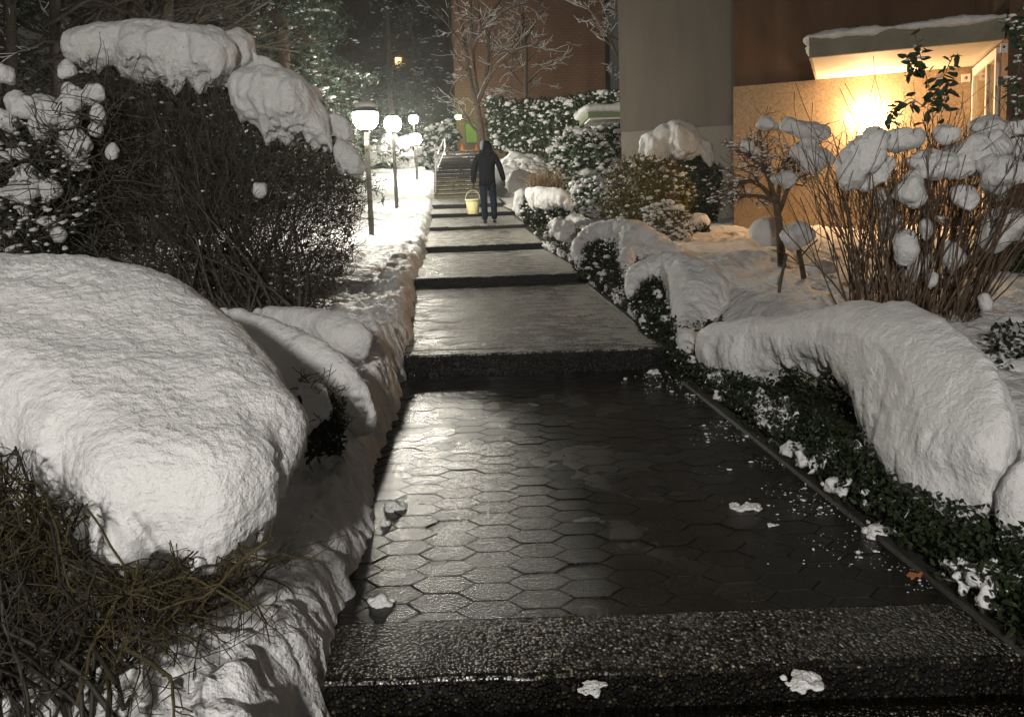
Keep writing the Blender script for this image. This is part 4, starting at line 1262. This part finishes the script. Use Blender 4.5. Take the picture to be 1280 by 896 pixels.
# block to the left, set back
AR = np.array([P(919, 155, 15.0)[0], 15.0]); AL = np.array([P(775.5, 167, 15.9)[0], 15.9])
ua = unit(AR - AL); va = np.array([-ua[1], ua[0]]); la = np.linalg.norm(AR - AL)
zband = float(P(845, 161, 15.45)[2])
c = (AL + AR) / 2 + va * 2.5
V, F = obox(c, ua, va, la / 2, 2.5, zband + .002, CAMZ + 10); obj('wall', V, F, PLASTER, b_root, False)
c = (AL + AR) / 2 + va * 2.47
V, F = obox(c, ua, va, la / 2 - .01, 2.45, g0, zband); obj('plinth', V, F, PLASTER_BASE, b_root, False)
# return wall with the door
dR = A0 + ub * Lw
wallbox(A0, Lw + .002, Lw + .3, -2.2, .3, zc_ - .02, CAMZ + 9, PLASTER_BROWN_SHADE, 'upper_wall')
wallbox(A0, Lw + .06, Lw + .3, -2.2, .3, g0, zc_ - .022, PLASTER_BROWN_SHADE, 'side_wall')
# door in it
dr = empty('door', (dR[0], dR[1], g0), 'white framed glass entrance door beside the lit stucco wall', 'door')
def dbox(v0, v1, z0, z1, t0, t1, mat, name, par=dr): return wallbox(A0, Lw + t0, Lw + t1, v0, v1, z0, z1, mat, name, par)
dz0, dz1 = CAMZ - .62, zc_ - .03
f1 = Acc()
for (v0, v1, a, b_) in ((-2.0, -1.9, dz0, dz1), (-.12, -.02, dz0, dz1), (-1.32, -1.22, dz0, dz1 - .1), (-1.9, -.12, dz1 - .12, dz1)):
    c = A0 + ub * (Lw + .02) + vb * (v0 + v1) / 2
    f1.add(*obox(c, ub, vb, .05, abs(v1 - v0) / 2, a, b_))
f1.build('door_frame', WHITE, dr, False)
dbox(-1.22, -.12, dz0, dz1 - .12, .0, .03, GLASS_DOOR, 'door_glass'); dbox(-1.9, -1.32, dz0, dz1 - .12, .0, .03, GLASS_DOOR, 'side_glass')
V, F = tubes(np.array([[*(A0 + ub * (Lw - .07) + vb * -1.15), CAMZ + .2], [*(A0 + ub * (Lw - .07) + vb * -1.15), CAMZ + .75]]), np.full((1, 2), .015), 8, True); obj('handle', V, F, RAIL, dr)
# front block at the far right
wallbox(A0, Lw + .0, Lw + .42, -2.6, -2.202, g0, CAMZ + 9, PLASTER_BROWN_SHADE, 'corner_pillar')
wallbox(A0, Lw + .425, Lw + 6, -2.45, -2.2, g0, CAMZ + 9, PLASTER_BROWN_SHADE, 'front_wall')
# canopy
cn = empty('entrance_canopy', (A0[0], A0[1], zc_), 'flat entrance canopy with snowy rim and glowing soffit over the wall lamp', 'canopy')
uc0 = np.linalg.norm(np.array([P(1030, 102, 12.4)[0], 12.4]) - A0) - .1
wallbox(A0, uc0, Lw - .01, -2.35, -.002, zc_ + .005, zc_ + .04, SOFFIT, 'soffit', cn)
f2 = Acc()
for (u0, u1, v0, v1) in ((uc0 - .03, Lw - .01, -2.42, -2.352), (uc0 - .03, uc0 - .002, -2.35, -.004)):
    c = A0 + ub * (u0 + u1) / 2 + vb * (v0 + v1) / 2
    f2.add(*obox(c, ub, vb, abs(u1 - u0) / 2, abs(v1 - v0) / 2, zc_ - .0, zc_ + .27))
f2.build('fascia', FASCIA, cn, False)
wallbox(A0, uc0, Lw - .02, -2.35, -.004, zc_ + .05, zc_ + .26, FASCIA, 'roof', cn)
cs, rs = [], []
for t in np.linspace(uc0 - .0, Lw - .05, 40):
    for v in np.linspace(-2.36, -.1, 14):
        q = A0 + ub * t + vb * v
        cs.append((q[0], q[1], zc_ + .27)); rs.append((.12, .12, .05 + .015 * math.sin(t * 5)))
V, F = balls(cs, rs); tag(snow_mesh('snow_blanket', V, F, SNOW, voxel=.03, smooth=3, noise=((3, .025), (10, .012))), 'thin snow layer along the edge of the entrance canopy', 'snow')
# wall lamp
pl = P(1087, 146, 12.0)
tt = (np.array(pl[:2]) - A0) @ ub
q = A0 + ub * tt + vb * -.13
wl = empty('wall_lamp', (q[0], q[1], pl[2]), 'blazing warm round wall lamp on the stucco entrance wall', 'wall lamp')
V, F = balls([(q[0], q[1], pl[2])], [.15]); obj('globe', V, F, WALL_GLOW, wl)
q2 = A0 + ub * tt + vb * -.03
V, F = obox(q2, ub, vb, .07, .028, pl[2] - .07, pl[2] + .07); obj('mounting_plate', V, F, METAL_DARK, wl, False)
# detector box on the wall
pd = P(1207, 98, 11.65); td = (np.array(pd[:2]) - A0) @ ub
db = empty('motion_sensor', (*(A0 + ub * td), pd[2]), 'small white sensor box on the entrance wall near the door', 'sensor')
c = A0 + ub * td + vb * -.035
V, F = obox(c, ub, vb, .055, .033, pd[2] - .055, pd[2] + .055); obj('housing', V, F, WHITE, db, False)
V, F = balls([(*(c + vb * -.03), pd[2])], [.025]); obj('lens', V, F, GLASS_DOOR, db)
# bell plate on pillar
for (px, py, nm, lab, ct) in ((1249, 65, 'bell_plate', 'pale bell plate on the brown corner pillar beside the door', 'bell plate'), (1246, 105, 'door_hook', 'small dark fitting below the bell plate on the brown pillar', 'fitting')):
    pp = P(px, py, 9.5); tq = (np.array(pp[:2]) - A0) @ ub
    c = A0 + ub * tq + vb * -2.62
    rt = empty(nm, (*c, pp[2]), lab, ct)
    V, F = obox(c, ub, vb, .035, .02, pp[2] - .05, pp[2] + .05); obj('plate', V, F, WHITE if nm == 'bell_plate' else METAL_DARK, rt, False)
    V, F = balls([(*(c + vb * -.02), pp[2] + .01)], [.016]); obj('button', V, F, METAL_DARK, rt)

# green edged canopy behind the grey block
ct = empty('side_canopy', P(750, 150, 21), 'green edged canopy with snow on top, sticking out beside the grey wall', 'canopy')
za_, zb_ = float(P(745, 147, 20)[2]), float(P(745, 136, 20)[2])
x0_ = float(P(735, 140, 20)[0])
V, F = box(x0_, x0_ + 2.2, 20.0, 22.5, za_, zb_); obj('fascia', V, F, GREENFASCIA, ct, False)
V, F = box(x0_ + .05, x0_ + 2.15, 20.05, 22.45, za_ - .05, za_ - .004); obj('soffit', V, F, WHITE, ct, False)
cs = [(x, yv, zb_ + .02) for x in np.linspace(x0_ + .02, x0_ + 2.1, 14) for yv in np.linspace(20.0, 22.4, 10)]
V, F = balls(cs, [[.18, .18, .11]] * len(cs)); snow_mesh('snow', V, F, SNOW, ct, voxel=.04, smooth=4, noise=((3, .03),))

# ------------------------------------------------------------------ background buildings
bk = empty('brick_building', P(663, 190, 44), 'tall windowless brown brick building behind the bare trees', 'building')
xa, xb_ = float(P(568, 100, 44)[0]), float(P(757, 100, 44)[0])
V, F = box(xa, xb_, 44, 56, CAMZ + 1, CAMZ + 26); obj('wall', V, F, BRICK, bk, False)
V, F = box(xb_ + .01, xb_ + .3, 44.2, 55, CAMZ + 1, CAMZ + 26); obj('edge_strip', V, F, METAL_DARK, bk, False)
fb = empty('distant_building', P(420, 200, 75), 'dark distant building glimpsed through the conifers, one warm window lit', 'building')
V, F = box(-36, -3.5, 75, 85, CAMZ + 1, CAMZ + 30); obj('wall', V, F, PLASTER_BROWN_SHADE, fb, False)
w = P(498, 77, 74.9); V, F = box(w[0] - .3, w[0] + .3, 74.85, 74.95, w[2] - .35, w[2] + .35); obj('window', V, F, WINDOW_GLOW, fb, False)

# green notice board + green lamp at top of stairs
gs = empty('notice_board', P(582, 178, 41), 'yellow green panel on the building corner at the top of the stairs', 'panel')
a_, b2_ = P(582, 155, 43.6), P(601, 178, 43.6)
V, F = box(a_[0], b2_[0], 43.7, 43.8, b2_[2], a_[2]); obj('board', V, F, noise_mat('panel_green', [(.3, (.16, .24, .04)), (.7, (.24, .32, .06))], 2, .6), gs, False)
V, F = box(a_[0] - .06, b2_[0] + .06, 43.805, 43.86, b2_[2] - .06, a_[2] + .06); obj('frame', V, F, METAL_DARK, gs, False)
gp = P(573, 146.5, 42.6)
gl = empty('green_light', gp, 'small glowing green light left of the yellow green panel', 'lamp')
V, F = balls([gp], [[.2, .12, .13]]); obj('globe', V, F, GREEN_GLOW, gl)
V, F = tubes(np.array([[gp[0] + .1, gp[1], gp[2]], [gp[0] + .15, gp[1] + 1.3, gp[2] + .1]]), np.full((1, 2), .04), 6); obj('bracket', V, F, METAL_DARK, gl)
for px, lab in ((578, 'small orange traffic cone at the head of the stairs, left one'), (596, 'orange traffic cone half hidden by the tree trunk at the head of the stairs')):
    q = P(px, 190, 33.5)
    r_ = empty('traffic_cone', q, lab, 'traffic cone', 'cones at the head of the stairs')
    V, F = lathe((q[0], q[1], q[2]), [(.13, .03), (.1, .05), (.03, .33), (.0, .33)], 14); obj('cone', V, F, ORANGE, r_)
    V, F = box(q[0] - .19, q[0] + .19, q[1] - .19, q[1] + .19, q[2] - .3, q[2] + .03); obj('base', V, F, METAL_DARK, r_, False)

# stair handrail
hr = empty('handrail', P(545, 247, 25), 'metal stair handrail with upright posts on the snow bank side of the stairs', 'handrail')
for (px, pb_, pt_, Y) in ((544.5, 243, 182, 25.0), (547, 225, 195, 27.2), (556, 205, 172, 30)):
    a_, b_ = P(px, pb_, Y), P(px, pt_, Y)
    V, F = tubes(np.stack([a_, b_]), np.full((1, 2), .028), 8, True); obj('post', V, F, RAIL, hr)
q = np.array([P(545, 198, 25.0), P(548, 193, 27.2), P(557, 168, 30)]); V, F = tubes(q, np.full((1, 3), .024), 8, True); obj('rail', V, F, RAIL, hr)
q = np.array([P(545, 215, 25.0), P(548, 208, 27.2), P(557, 186, 30)]); V, F = tubes(q, np.full((1, 3), .018), 8, True); obj('rail', V, F, RAIL, hr)


# ------------------------------------------------------------------ trees
def polyl(pts, Y, k, dev=.0):
    q = np.array([P(x, y, Y) for x, y in pts])
    if dev: q[:, 1] += np.cumsum(RNG.normal(0, dev, len(q)))
    d = np.concatenate([[0], np.cumsum(np.linalg.norm(np.diff(q, axis=0), axis=1))])
    t = np.linspace(0, d[-1], k)
    return np.stack([np.interp(t, d, q[:, c]) for c in range(3)], -1)


def bare_tree(label, trunk, limbs, Y, rt, n1, n2, snow=True, lf=.45, rfin=.006, name='bare_tree'):
    BARK = TWIG_DARK if name == 'dark_tree' else BARK_TREE
    root = empty(name, P(*trunk[0], Y), label, 'tree')
    K = 12
    q = polyl(trunk, Y, K)
    V, F = tubes(q, np.linspace(rt, rt * .7, K)[None], 10); obj('trunk', V, F, BARK, root)
    ps, rs = [], []
    for l, r in limbs:
        ps.append(polyl(l, Y, K, .25)); rs.append(np.linspace(r, r * .35, K))
    ps, rs = np.array(ps), np.array(rs)
    a = Acc(); a.add(*tubes(ps, rs, 7))
    pb, rb = branch_off(ps, rs, n1, .55, lf, 6, .2, .1, .5, rfin, .2)
    a.add(*tubes(pb, rb, 4))
    pc, rc = branch_off(pb, rb, n2, .55, .55, 5, .22, .08, .6, rfin * .8, .2)
    a.add(*tubes(pc, rc, 3))
    a.build('crown', BARK, root)
    if snow:
        s = Acc()
        for p_, r_ in ((ps, rs), (pb, rb), (pc, rc)):
            t = unit(np.diff(p_, axis=1)); flat = 1 - np.abs(t[..., 2])          # snow lies on the flatter runs
            keep = flat.mean(1) > .28
            if keep.sum():
                rr = np.maximum(r_[keep] * .8, .011)
                s.add(*tubes(p_[keep] + np.array([0, -.004, 1]) * (r_[keep] * .75)[..., None] * np.array([1, 1, 1.]), rr * .9, 5))
        s.build('snow', SNOW_FAR, root)
    return root


bare_tree('forked bare tree at the head of the stairs with snow lined branches', [(603, 190), (601, 170), (599, 150), (596, 132)],
          [([(596, 132), (588, 105), (583, 70), (577, 30), (568, -10)], .13), ([(597, 130), (607, 105), (625, 80), (645, 68), (662, 62)], .12), ([(606, 108), (610, 75), (611, 40), (616, 15), (632, -8)], .1), ([(598, 125), (593, 95), (591, 50), (588, 20), (590, -12)], .11),
           ([(602, 170), (588, 155), (577, 135), (566, 128)], .08), ([(590, 100), (578, 95), (566, 105), (560, 118)], .05), ([(611, 40), (622, 20), (642, 8), (660, 2)], .06), ([(584, 70), (572, 50), (558, 30), (540, 15)], .06), ([(611, 50), (600, 30), (598, 5)], .05),
           ([(583, 60), (600, 45), (612, 30)], .04)], 34, .2, 8, 5)
bare_tree('slender bare tree with fanned snowy branches against the brick wall', [(657, 135), (657, 110), (657, 90), (658, 60)],
          [([(658, 60), (657, 40), (654, 15), (650, -8)], .07), ([(657, 112), (640, 90), (625, 70), (615, 50)], .05), ([(657, 105), (675, 88), (692, 78), (708, 72)], .05), ([(657, 118), (670, 104), (688, 105)], .04), ([(657, 120), (640, 112), (622, 118)], .045), ([(657, 92), (645, 70), (632, 58), (618, 48)], .05),
           ([(658, 78), (672, 62), (684, 50)], .04), ([(658, 62), (648, 40), (640, 30)], .04), ([(658, 50), (668, 30), (675, 12)], .04), ([(657, 126), (640, 122), (618, 124), (608, 120)], .04)], 37, .11, 9, 6)
bare_tree('bare tree reaching out from behind the grey wall', [(790, 120), (788, 60), (785, 0)], [([(786, 55), (765, 48), (750, 35), (735, 12)], .05), ([(786, 30), (768, 15), (750, 5)], .05), ([(788, 80), (770, 70), (762, 50), (758, 20)], .05), ([(786, 90), (772, 95), (762, 85)], .04)], 28, .12, 9, 6)

# trunks and tangled branches behind the left hedge
for i, (px, w_, Y, lab) in enumerate(((72, .13, 15, 'thick dark trunk behind the left end of the long snow slab'), (95, .1, 18, 'slim dark trunk beside the thick trunk over the snowy shrub'), (168, .19, 16, 'broadest dark trunk rising above the middle of the long snow slab'), (190, .1, 17, 'thin trunk close beside the broadest dark trunk'),
                                  (207, .14, 16, 'dark trunk just right of the thin one, above the snow slab'), (12, .16, 17, 'dark trunk at the far left edge'))):
    l = []
    for s in range(7):
        yb = RNG.uniform(-40, 90); sg = RNG.choice([-1, 1]); ln = RNG.uniform(60, 190)
        l.append(([(px, yb), (px + sg * ln * .4, yb - RNG.uniform(0, 40)), (px + sg * ln, yb - RNG.uniform(-20, 90))], .05))
    bare_tree(lab, [(px, 300), (px + 1, 150), (px + RNG.uniform(-4, 4), 40), (px + RNG.uniform(-8, 8), -120)], l, Y, w_, 9, 5, snow=(i == 5), rfin=.005, name='dark_tree')


def conifer(label, px, pyb, Y, height, radius, n_br, snow_f=.5, z_up=0):
    b = P(px, pyb, Y)
    root = empty('conifer', b, label, 'conifer', 'conifers behind the lamps')
    V, F = tubes(np.array([b + np.array([0, 0, -.5]), b + np.array([.05, 0, height * .5]), b + np.array([0, 0, height])]), np.array([[.2, .14, .03]]), 8); obj('trunk', V, F, BARK, root)
    t = RNG.uniform(.0, 1, n_br) ** 1.35
    a = RNG.uniform(0, 6.283, n_br)
    L = radius * (1.05 - t) * RNG.uniform(.6, 1.1, n_br) + .15
    st_ = b + np.stack([np.zeros(n_br), np.zeros(n_br), t * height], -1)
    d = np.stack([np.cos(a), np.sin(a), np.full(n_br, .15)], -1)
    pa, ra = grow(st_, d, L, 6, .1, -.13, .025, .006)
    ac = Acc(); ac.add(*tubes(pa, ra, 3)); 
    pb, rb = branch_off(pa, ra, 9, .5, .3, 4, .15, -.1, .5, .004, .15)
    ac.add(*tubes(pb, rb, 3)); ac.build('branches', BARK, root)
    # needle sprays along the side branches
    pts = pb[:, 1:].reshape(-1, 3); dr_ = unit(np.diff(pb, axis=1)).reshape(-1, 3)
    rep = 5
    pts = np.repeat(pts, rep, 0) + RNG.normal(0, .045, (len(pts) * rep, 3)); dr_ = np.repeat(dr_, rep, 0)
    V, F = leaves(pts, .17, .2, None, .6, .5)
    obj('crown', V, F, NEEDLE, root)
    k = RNG.random(len(pb)) < snow_f
    cc = pb[k][:, 1:3].reshape(-1, 3)
    cc = cc[RNG.random(len(cc)) < .7]
    cc = cc + np.array([0, 0, .03])
    V, F = tiny_snow(cc, .075, .45)
    obj('snow', V, F, SNOW_FAR, root)
    return root


conifer('tallest dark conifer with snow tufts right above the lit ridge of the round hedge', 362, 215, 20, 11, 2.6, 175, .35)
conifer('snow flecked conifer directly behind the hooded street lamp', 398, 205, 34, 14, 3.0, 175, .4)
conifer('dense conifer over the humps of the long snow slab', 330, 215, 24, 13, 2.8, 175, .3)
conifer('conifer at the back left of the forked bare tree, beyond the stair lamp', 520, 185, 48, 18, 3.6, 175, .4)
conifer('broad conifer far back between the hooded lamp and the farthest globe', 492, 200, 46, 18, 4.2, 175, .35)
conifer('conifer far behind the snow slab, among the dark trunks', 255, 215, 30, 16, 3.4, 120, .25)
conifer('shaded conifer behind the dark trunks at the far left', 120, 220, 26, 14, 3.4, 120, .15)
conifer('shaded conifer at the left edge of the wood', 20, 220, 24, 14, 3.2, 120, .12)
# thicket under the conifers at the end of the snow bank
leaf_hedge('snowy_bush', 'snow topped dark bushes at the end of the bank, between the lamp posts', [(462, 200), (480, 172), (510, 176), (520, 205)], 40, 1.2, 1500, .25, LEAF_DARK, 200, 'bush', snow_r=.22)
leaf_hedge('snowy_bush', 'dark thicket with snow beside the stair handrail', [(520, 200), (535, 160), (560, 150), (575, 170), (560, 212), (540, 215)], 36, 1.2, 2200, .2, LEAF_DARK, 140, 'bush', snow_r=.1)

# ------------------------------------------------------------------ the walking person
PY = 16.75
pz = tread_z(PY)
SC = 1.0
pc_ = P(611, 278, PY)
person = empty('person', (pc_[0], PY, pz), 'person in dark hooded jacket and dark blue trousers walking uphill, back turned, holding a bucket', 'person')


def px2l(px, py, dy=0.0):
    q = P(px, py, PY)
    return (q[0] - pc_[0], dy, q[2] - pc_[2])


def skin(name, nodes, edges, mat, parent, sub=2):
    me = bpy.data.meshes.new(name)
    me.from_pydata([n[0] for n in nodes], edges, [])
    o = bpy.data.objects.new(name, me); C.objects.link(o)
    m = o.modifiers.new('skin', 'SKIN'); m.use_smooth_shade = True
    for i, n in enumerate(nodes):
        r = n[1] if isinstance(n[1], tuple) else (n[1], n[1])
        me.skin_vertices[0].data[i].radius = r
    me.skin_vertices[0].data[0].use_root = True
    s = o.modifiers.new('sub', 'SUBSURF'); s.levels = s.render_levels = sub
    dg = bpy.context.evaluated_depsgraph_get()
    m2 = bpy.data.meshes.new_from_object(o.evaluated_get(dg))
    bpy.data.objects.remove(o)
    for p in m2.polygons: p.use_smooth = True
    m2.name = name
    m2.materials.clear(); m2.materials.append(mat)
    o = bpy.data.objects.new(name, m2); C.objects.link(o)
    if parent is not None: o.parent = parent
    return o


# joints (local: x right, y away, z up), feet on the tread
hipL, hipR = (-.09, 0, .90), (.09, 0, .90)
kneeL, kneeR = (-.085, -.03, .48), (.12, .05, .50)
ankL, ankR = (-.075, -.06, .07), (.125, .09, .08)
shL, shR = (-.20, .01, 1.44), (.20, .01, 1.44)
elL, elR = (-.285, -.02, 1.14), (.30, -.02, 1.16)
wrL, wrR = (-.30, .02, .88), (.365, .03, .90)
# one continuous body
nodes = [((0, 0, .95), (.14, .1)), ((0, 0, 1.2), (.14, .1)), ((0, .01, 1.42), (.13, .09)), ((0, .02, 1.53), .05), ((0, .03, 1.62), (.075, .085)), ((0, .03, 1.72), (.075, .09)),
         (shL, .05), (elL, .04), (wrL, .03), (shR, .05), (elR, .04), (wrR, .03), (hipL, .08), (kneeL, .055), (ankL, .04), (hipR, .08), (kneeR, .055), (ankR, .04)]
ed = [(0, 1), (1, 2), (2, 3), (3, 4), (4, 5), (2, 6), (6, 7), (7, 8), (2, 9), (9, 10), (10, 11), (0, 12), (12, 13), (13, 14), (0, 15), (15, 16), (16, 17)]
for sgn, w_ in ((8, wrL), (11, wrR)):
    s = -1 if sgn == 8 else 1
    pi = len(nodes)
    nodes.append(((w_[0] + s * .005, w_[1], w_[2] - .07), (.036, .02))); ed.append((sgn, pi))
    for f in range(4):
        i = len(nodes)
        bx_ = w_[1] - .03 + f * .02
        nodes.append(((w_[0] + s * .008, bx_, w_[2] - .115), .0095)); ed.append((pi, i))
        nodes.append(((w_[0] - s * .004, bx_, w_[2] - .15 + (.006 if f in (0, 3) else 0)), .0085)); ed.append((i, i + 1))
    i = len(nodes)
    nodes.append(((w_[0] - s * .018, w_[1] - .045, w_[2] - .075), .010)); ed.append((pi, i))
body_o = skin('body', nodes, ed, SKIN, person)
body_o.data.materials.append(SHOE)      # dark gloves
for p in body_o.data.polygons:
    if not (p.center.z > 1.56 and p.center.y > .05): p.material_index = 1
# jacket with hood
jn = [((0, 0, .80), (.20, .15)), ((0, 0, .92), (.2, .15)), ((0, 0, 1.05), (.18, .13)), ((0, 0, 1.22), (.195, .135)), ((0, .01, 1.38), (.2, .13)), ((0, .02, 1.49), (.17, .13)), ((0, .03, 1.57), (.145, .15)), ((0, .04, 1.68), (.14, .15)), ((-.02, .05, 1.80), (.07, .08)),
      (shL, .082), (elL, .07), ((-.30, .015, .885), .055), (shR, .082), (elR, .07), ((.362, .028, .905), .055)]
je = [(0, 1), (1, 2), (2, 3), (3, 4), (4, 5), (5, 6), (6, 7), (7, 8), (4, 9), (9, 10), (10, 11), (4, 12), (12, 13), (13, 14)]
skin('jacket', jn, je, JACKET, person)
tn = [((0, 0, .92), (.165, .12)), ((-.092, 0, .82), .105), (kneeL, .078), ((ankL[0], ankL[1], .06), .068), ((.092, 0, .82), .105), (kneeR, .078), ((ankR[0], ankR[1], .07), .068)]
te = [(0, 1), (1, 2), (2, 3), (0, 4), (4, 5), (5, 6)]
skin('trousers', tn, te, TROUSER, person)
for a_ in (ankL, ankR):
    skin('shoe', [((a_[0], a_[1] - .05, .045), (.045, .045)), ((a_[0], a_[1] + .06, .045), (.05, .04)), ((a_[0], a_[1] + .16, .035), (.045, .03))], [(0, 1), (1, 2)], SHOE, person)
skin('hood_flap', [((-.06, -.04, 1.80), (.03, .03)), ((-.085, -.05, 1.70), (.05, .05)), ((-.10, -.06, 1.58), (.035, .04))], [(0, 1), (1, 2)], GREYCLOTH, person)
# bucket hanging from the left hand
hx, hy, hz = pc_[0] + wrL[0] - .0, PY + wrL[1], pz + wrL[2] - .14
bkt = empty('bucket', (hx - .03, hy - .02, hz - .52), 'yellow plastic bucket hanging from the walking person\'s hand', 'bucket')
bc = (hx - .03, hy - .02, hz - .52)
V, F = lathe(bc, [(.0, .0), (.115, .0), (.12, .01), (.155, .30), (.145, .30), (.11, .02), (.0, .015)], 24); obj('pail', V, F, YELLOW, bkt)
V, F = lathe(bc, [(.15, .285), (.168, .285), (.168, .325), (.148, .325)], 24); obj('rim', V, F, CREAM, bkt)
t = np.linspace(0, math.pi, 14); q = np.stack([bc[0] + .16 * np.cos(t), np.full(14, bc[1]), bc[2] + .30 + .22 * np.sin(t)], -1)
V, F = tubes(q, np.full((1, 14), .007), 6, True); obj('handle', V, F, CREAM, bkt)

# ------------------------------------------------------------------ cold damp air
V, F = box(-60, 60, -20, 110, -30, 45)
hz = bpy.data.materials.new('damp_air'); hz.use_nodes = True
hn = hz.node_tree; hn.nodes.clear()
pv = N(hn, 'ShaderNodeVolumePrincipled'); ho = N(hn, 'ShaderNodeOutputMaterial')
pv.inputs['Color'].default_value = (.92, .95, .93, 1); pv.inputs['Density'].default_value = .0011; pv.inputs['Anisotropy'].default_value = .72
hn.links.new(pv.outputs[0], ho.inputs['Volume'])
tag(obj('haze', V, F, hz, smooth=False), kind='stuff')

# ------------------------------------------------------------------ world, night sky
W = bpy.data.worlds.new('World'); S.world = W; W.use_nodes = True
nt = W.node_tree
bg = nt.nodes['Background']
sky = nt.nodes.new('ShaderNodeTexSky'); sky.sky_type = 'NISHITA'; sky.sun_disc = False; sky.sun_elevation = rad(4); sky.sun_rotation = rad(200)
mx = nt.nodes.new('ShaderNodeMix'); mx.data_type = 'RGBA'; mx.blend_type = 'MIX'; mx.inputs[0].default_value = .99
mx.inputs[7].default_value = (1.0, .93, .83, 1)     # town glow on low cloud
nt.links.new(sky.outputs[0], mx.inputs[6])
nt.links.new(mx.outputs[2], bg.inputs[0])
bg.inputs[1].default_value = .03

for o in S.objects:
    if o.parent and o.name.split('.')[0] in ('snow_flecks', 'foliage', 'twigs', 'crown', 'blades'): o['kind'] = 'stuff'
    if o.parent and o.name.split('.')[0] == 'snow' and 'tree' in o.parent.name or o.parent and 'conifer' in o.parent.name and o.name.startswith('snow'): o['kind'] = 'stuff'
    if '_o' in o: del o['_o']

S.render.engine = 'CYCLES'
S.cycles.use_denoising = True
S.cycles.denoiser = 'OPENIMAGEDENOISE'
S.cycles.max_bounces = 6
S.cycles.diffuse_bounces = 4
S.cycles.glossy_bounces = 3
S.cycles.sample_clamp_indirect = 6
S.cycles.sample_clamp_direct = 0
S.cycles.use_light_tree = True
S.view_settings.view_transform = 'Standard'
S.view_settings.look = 'None'
S.view_settings.exposure = .45
S.view_settings.gamma = 1
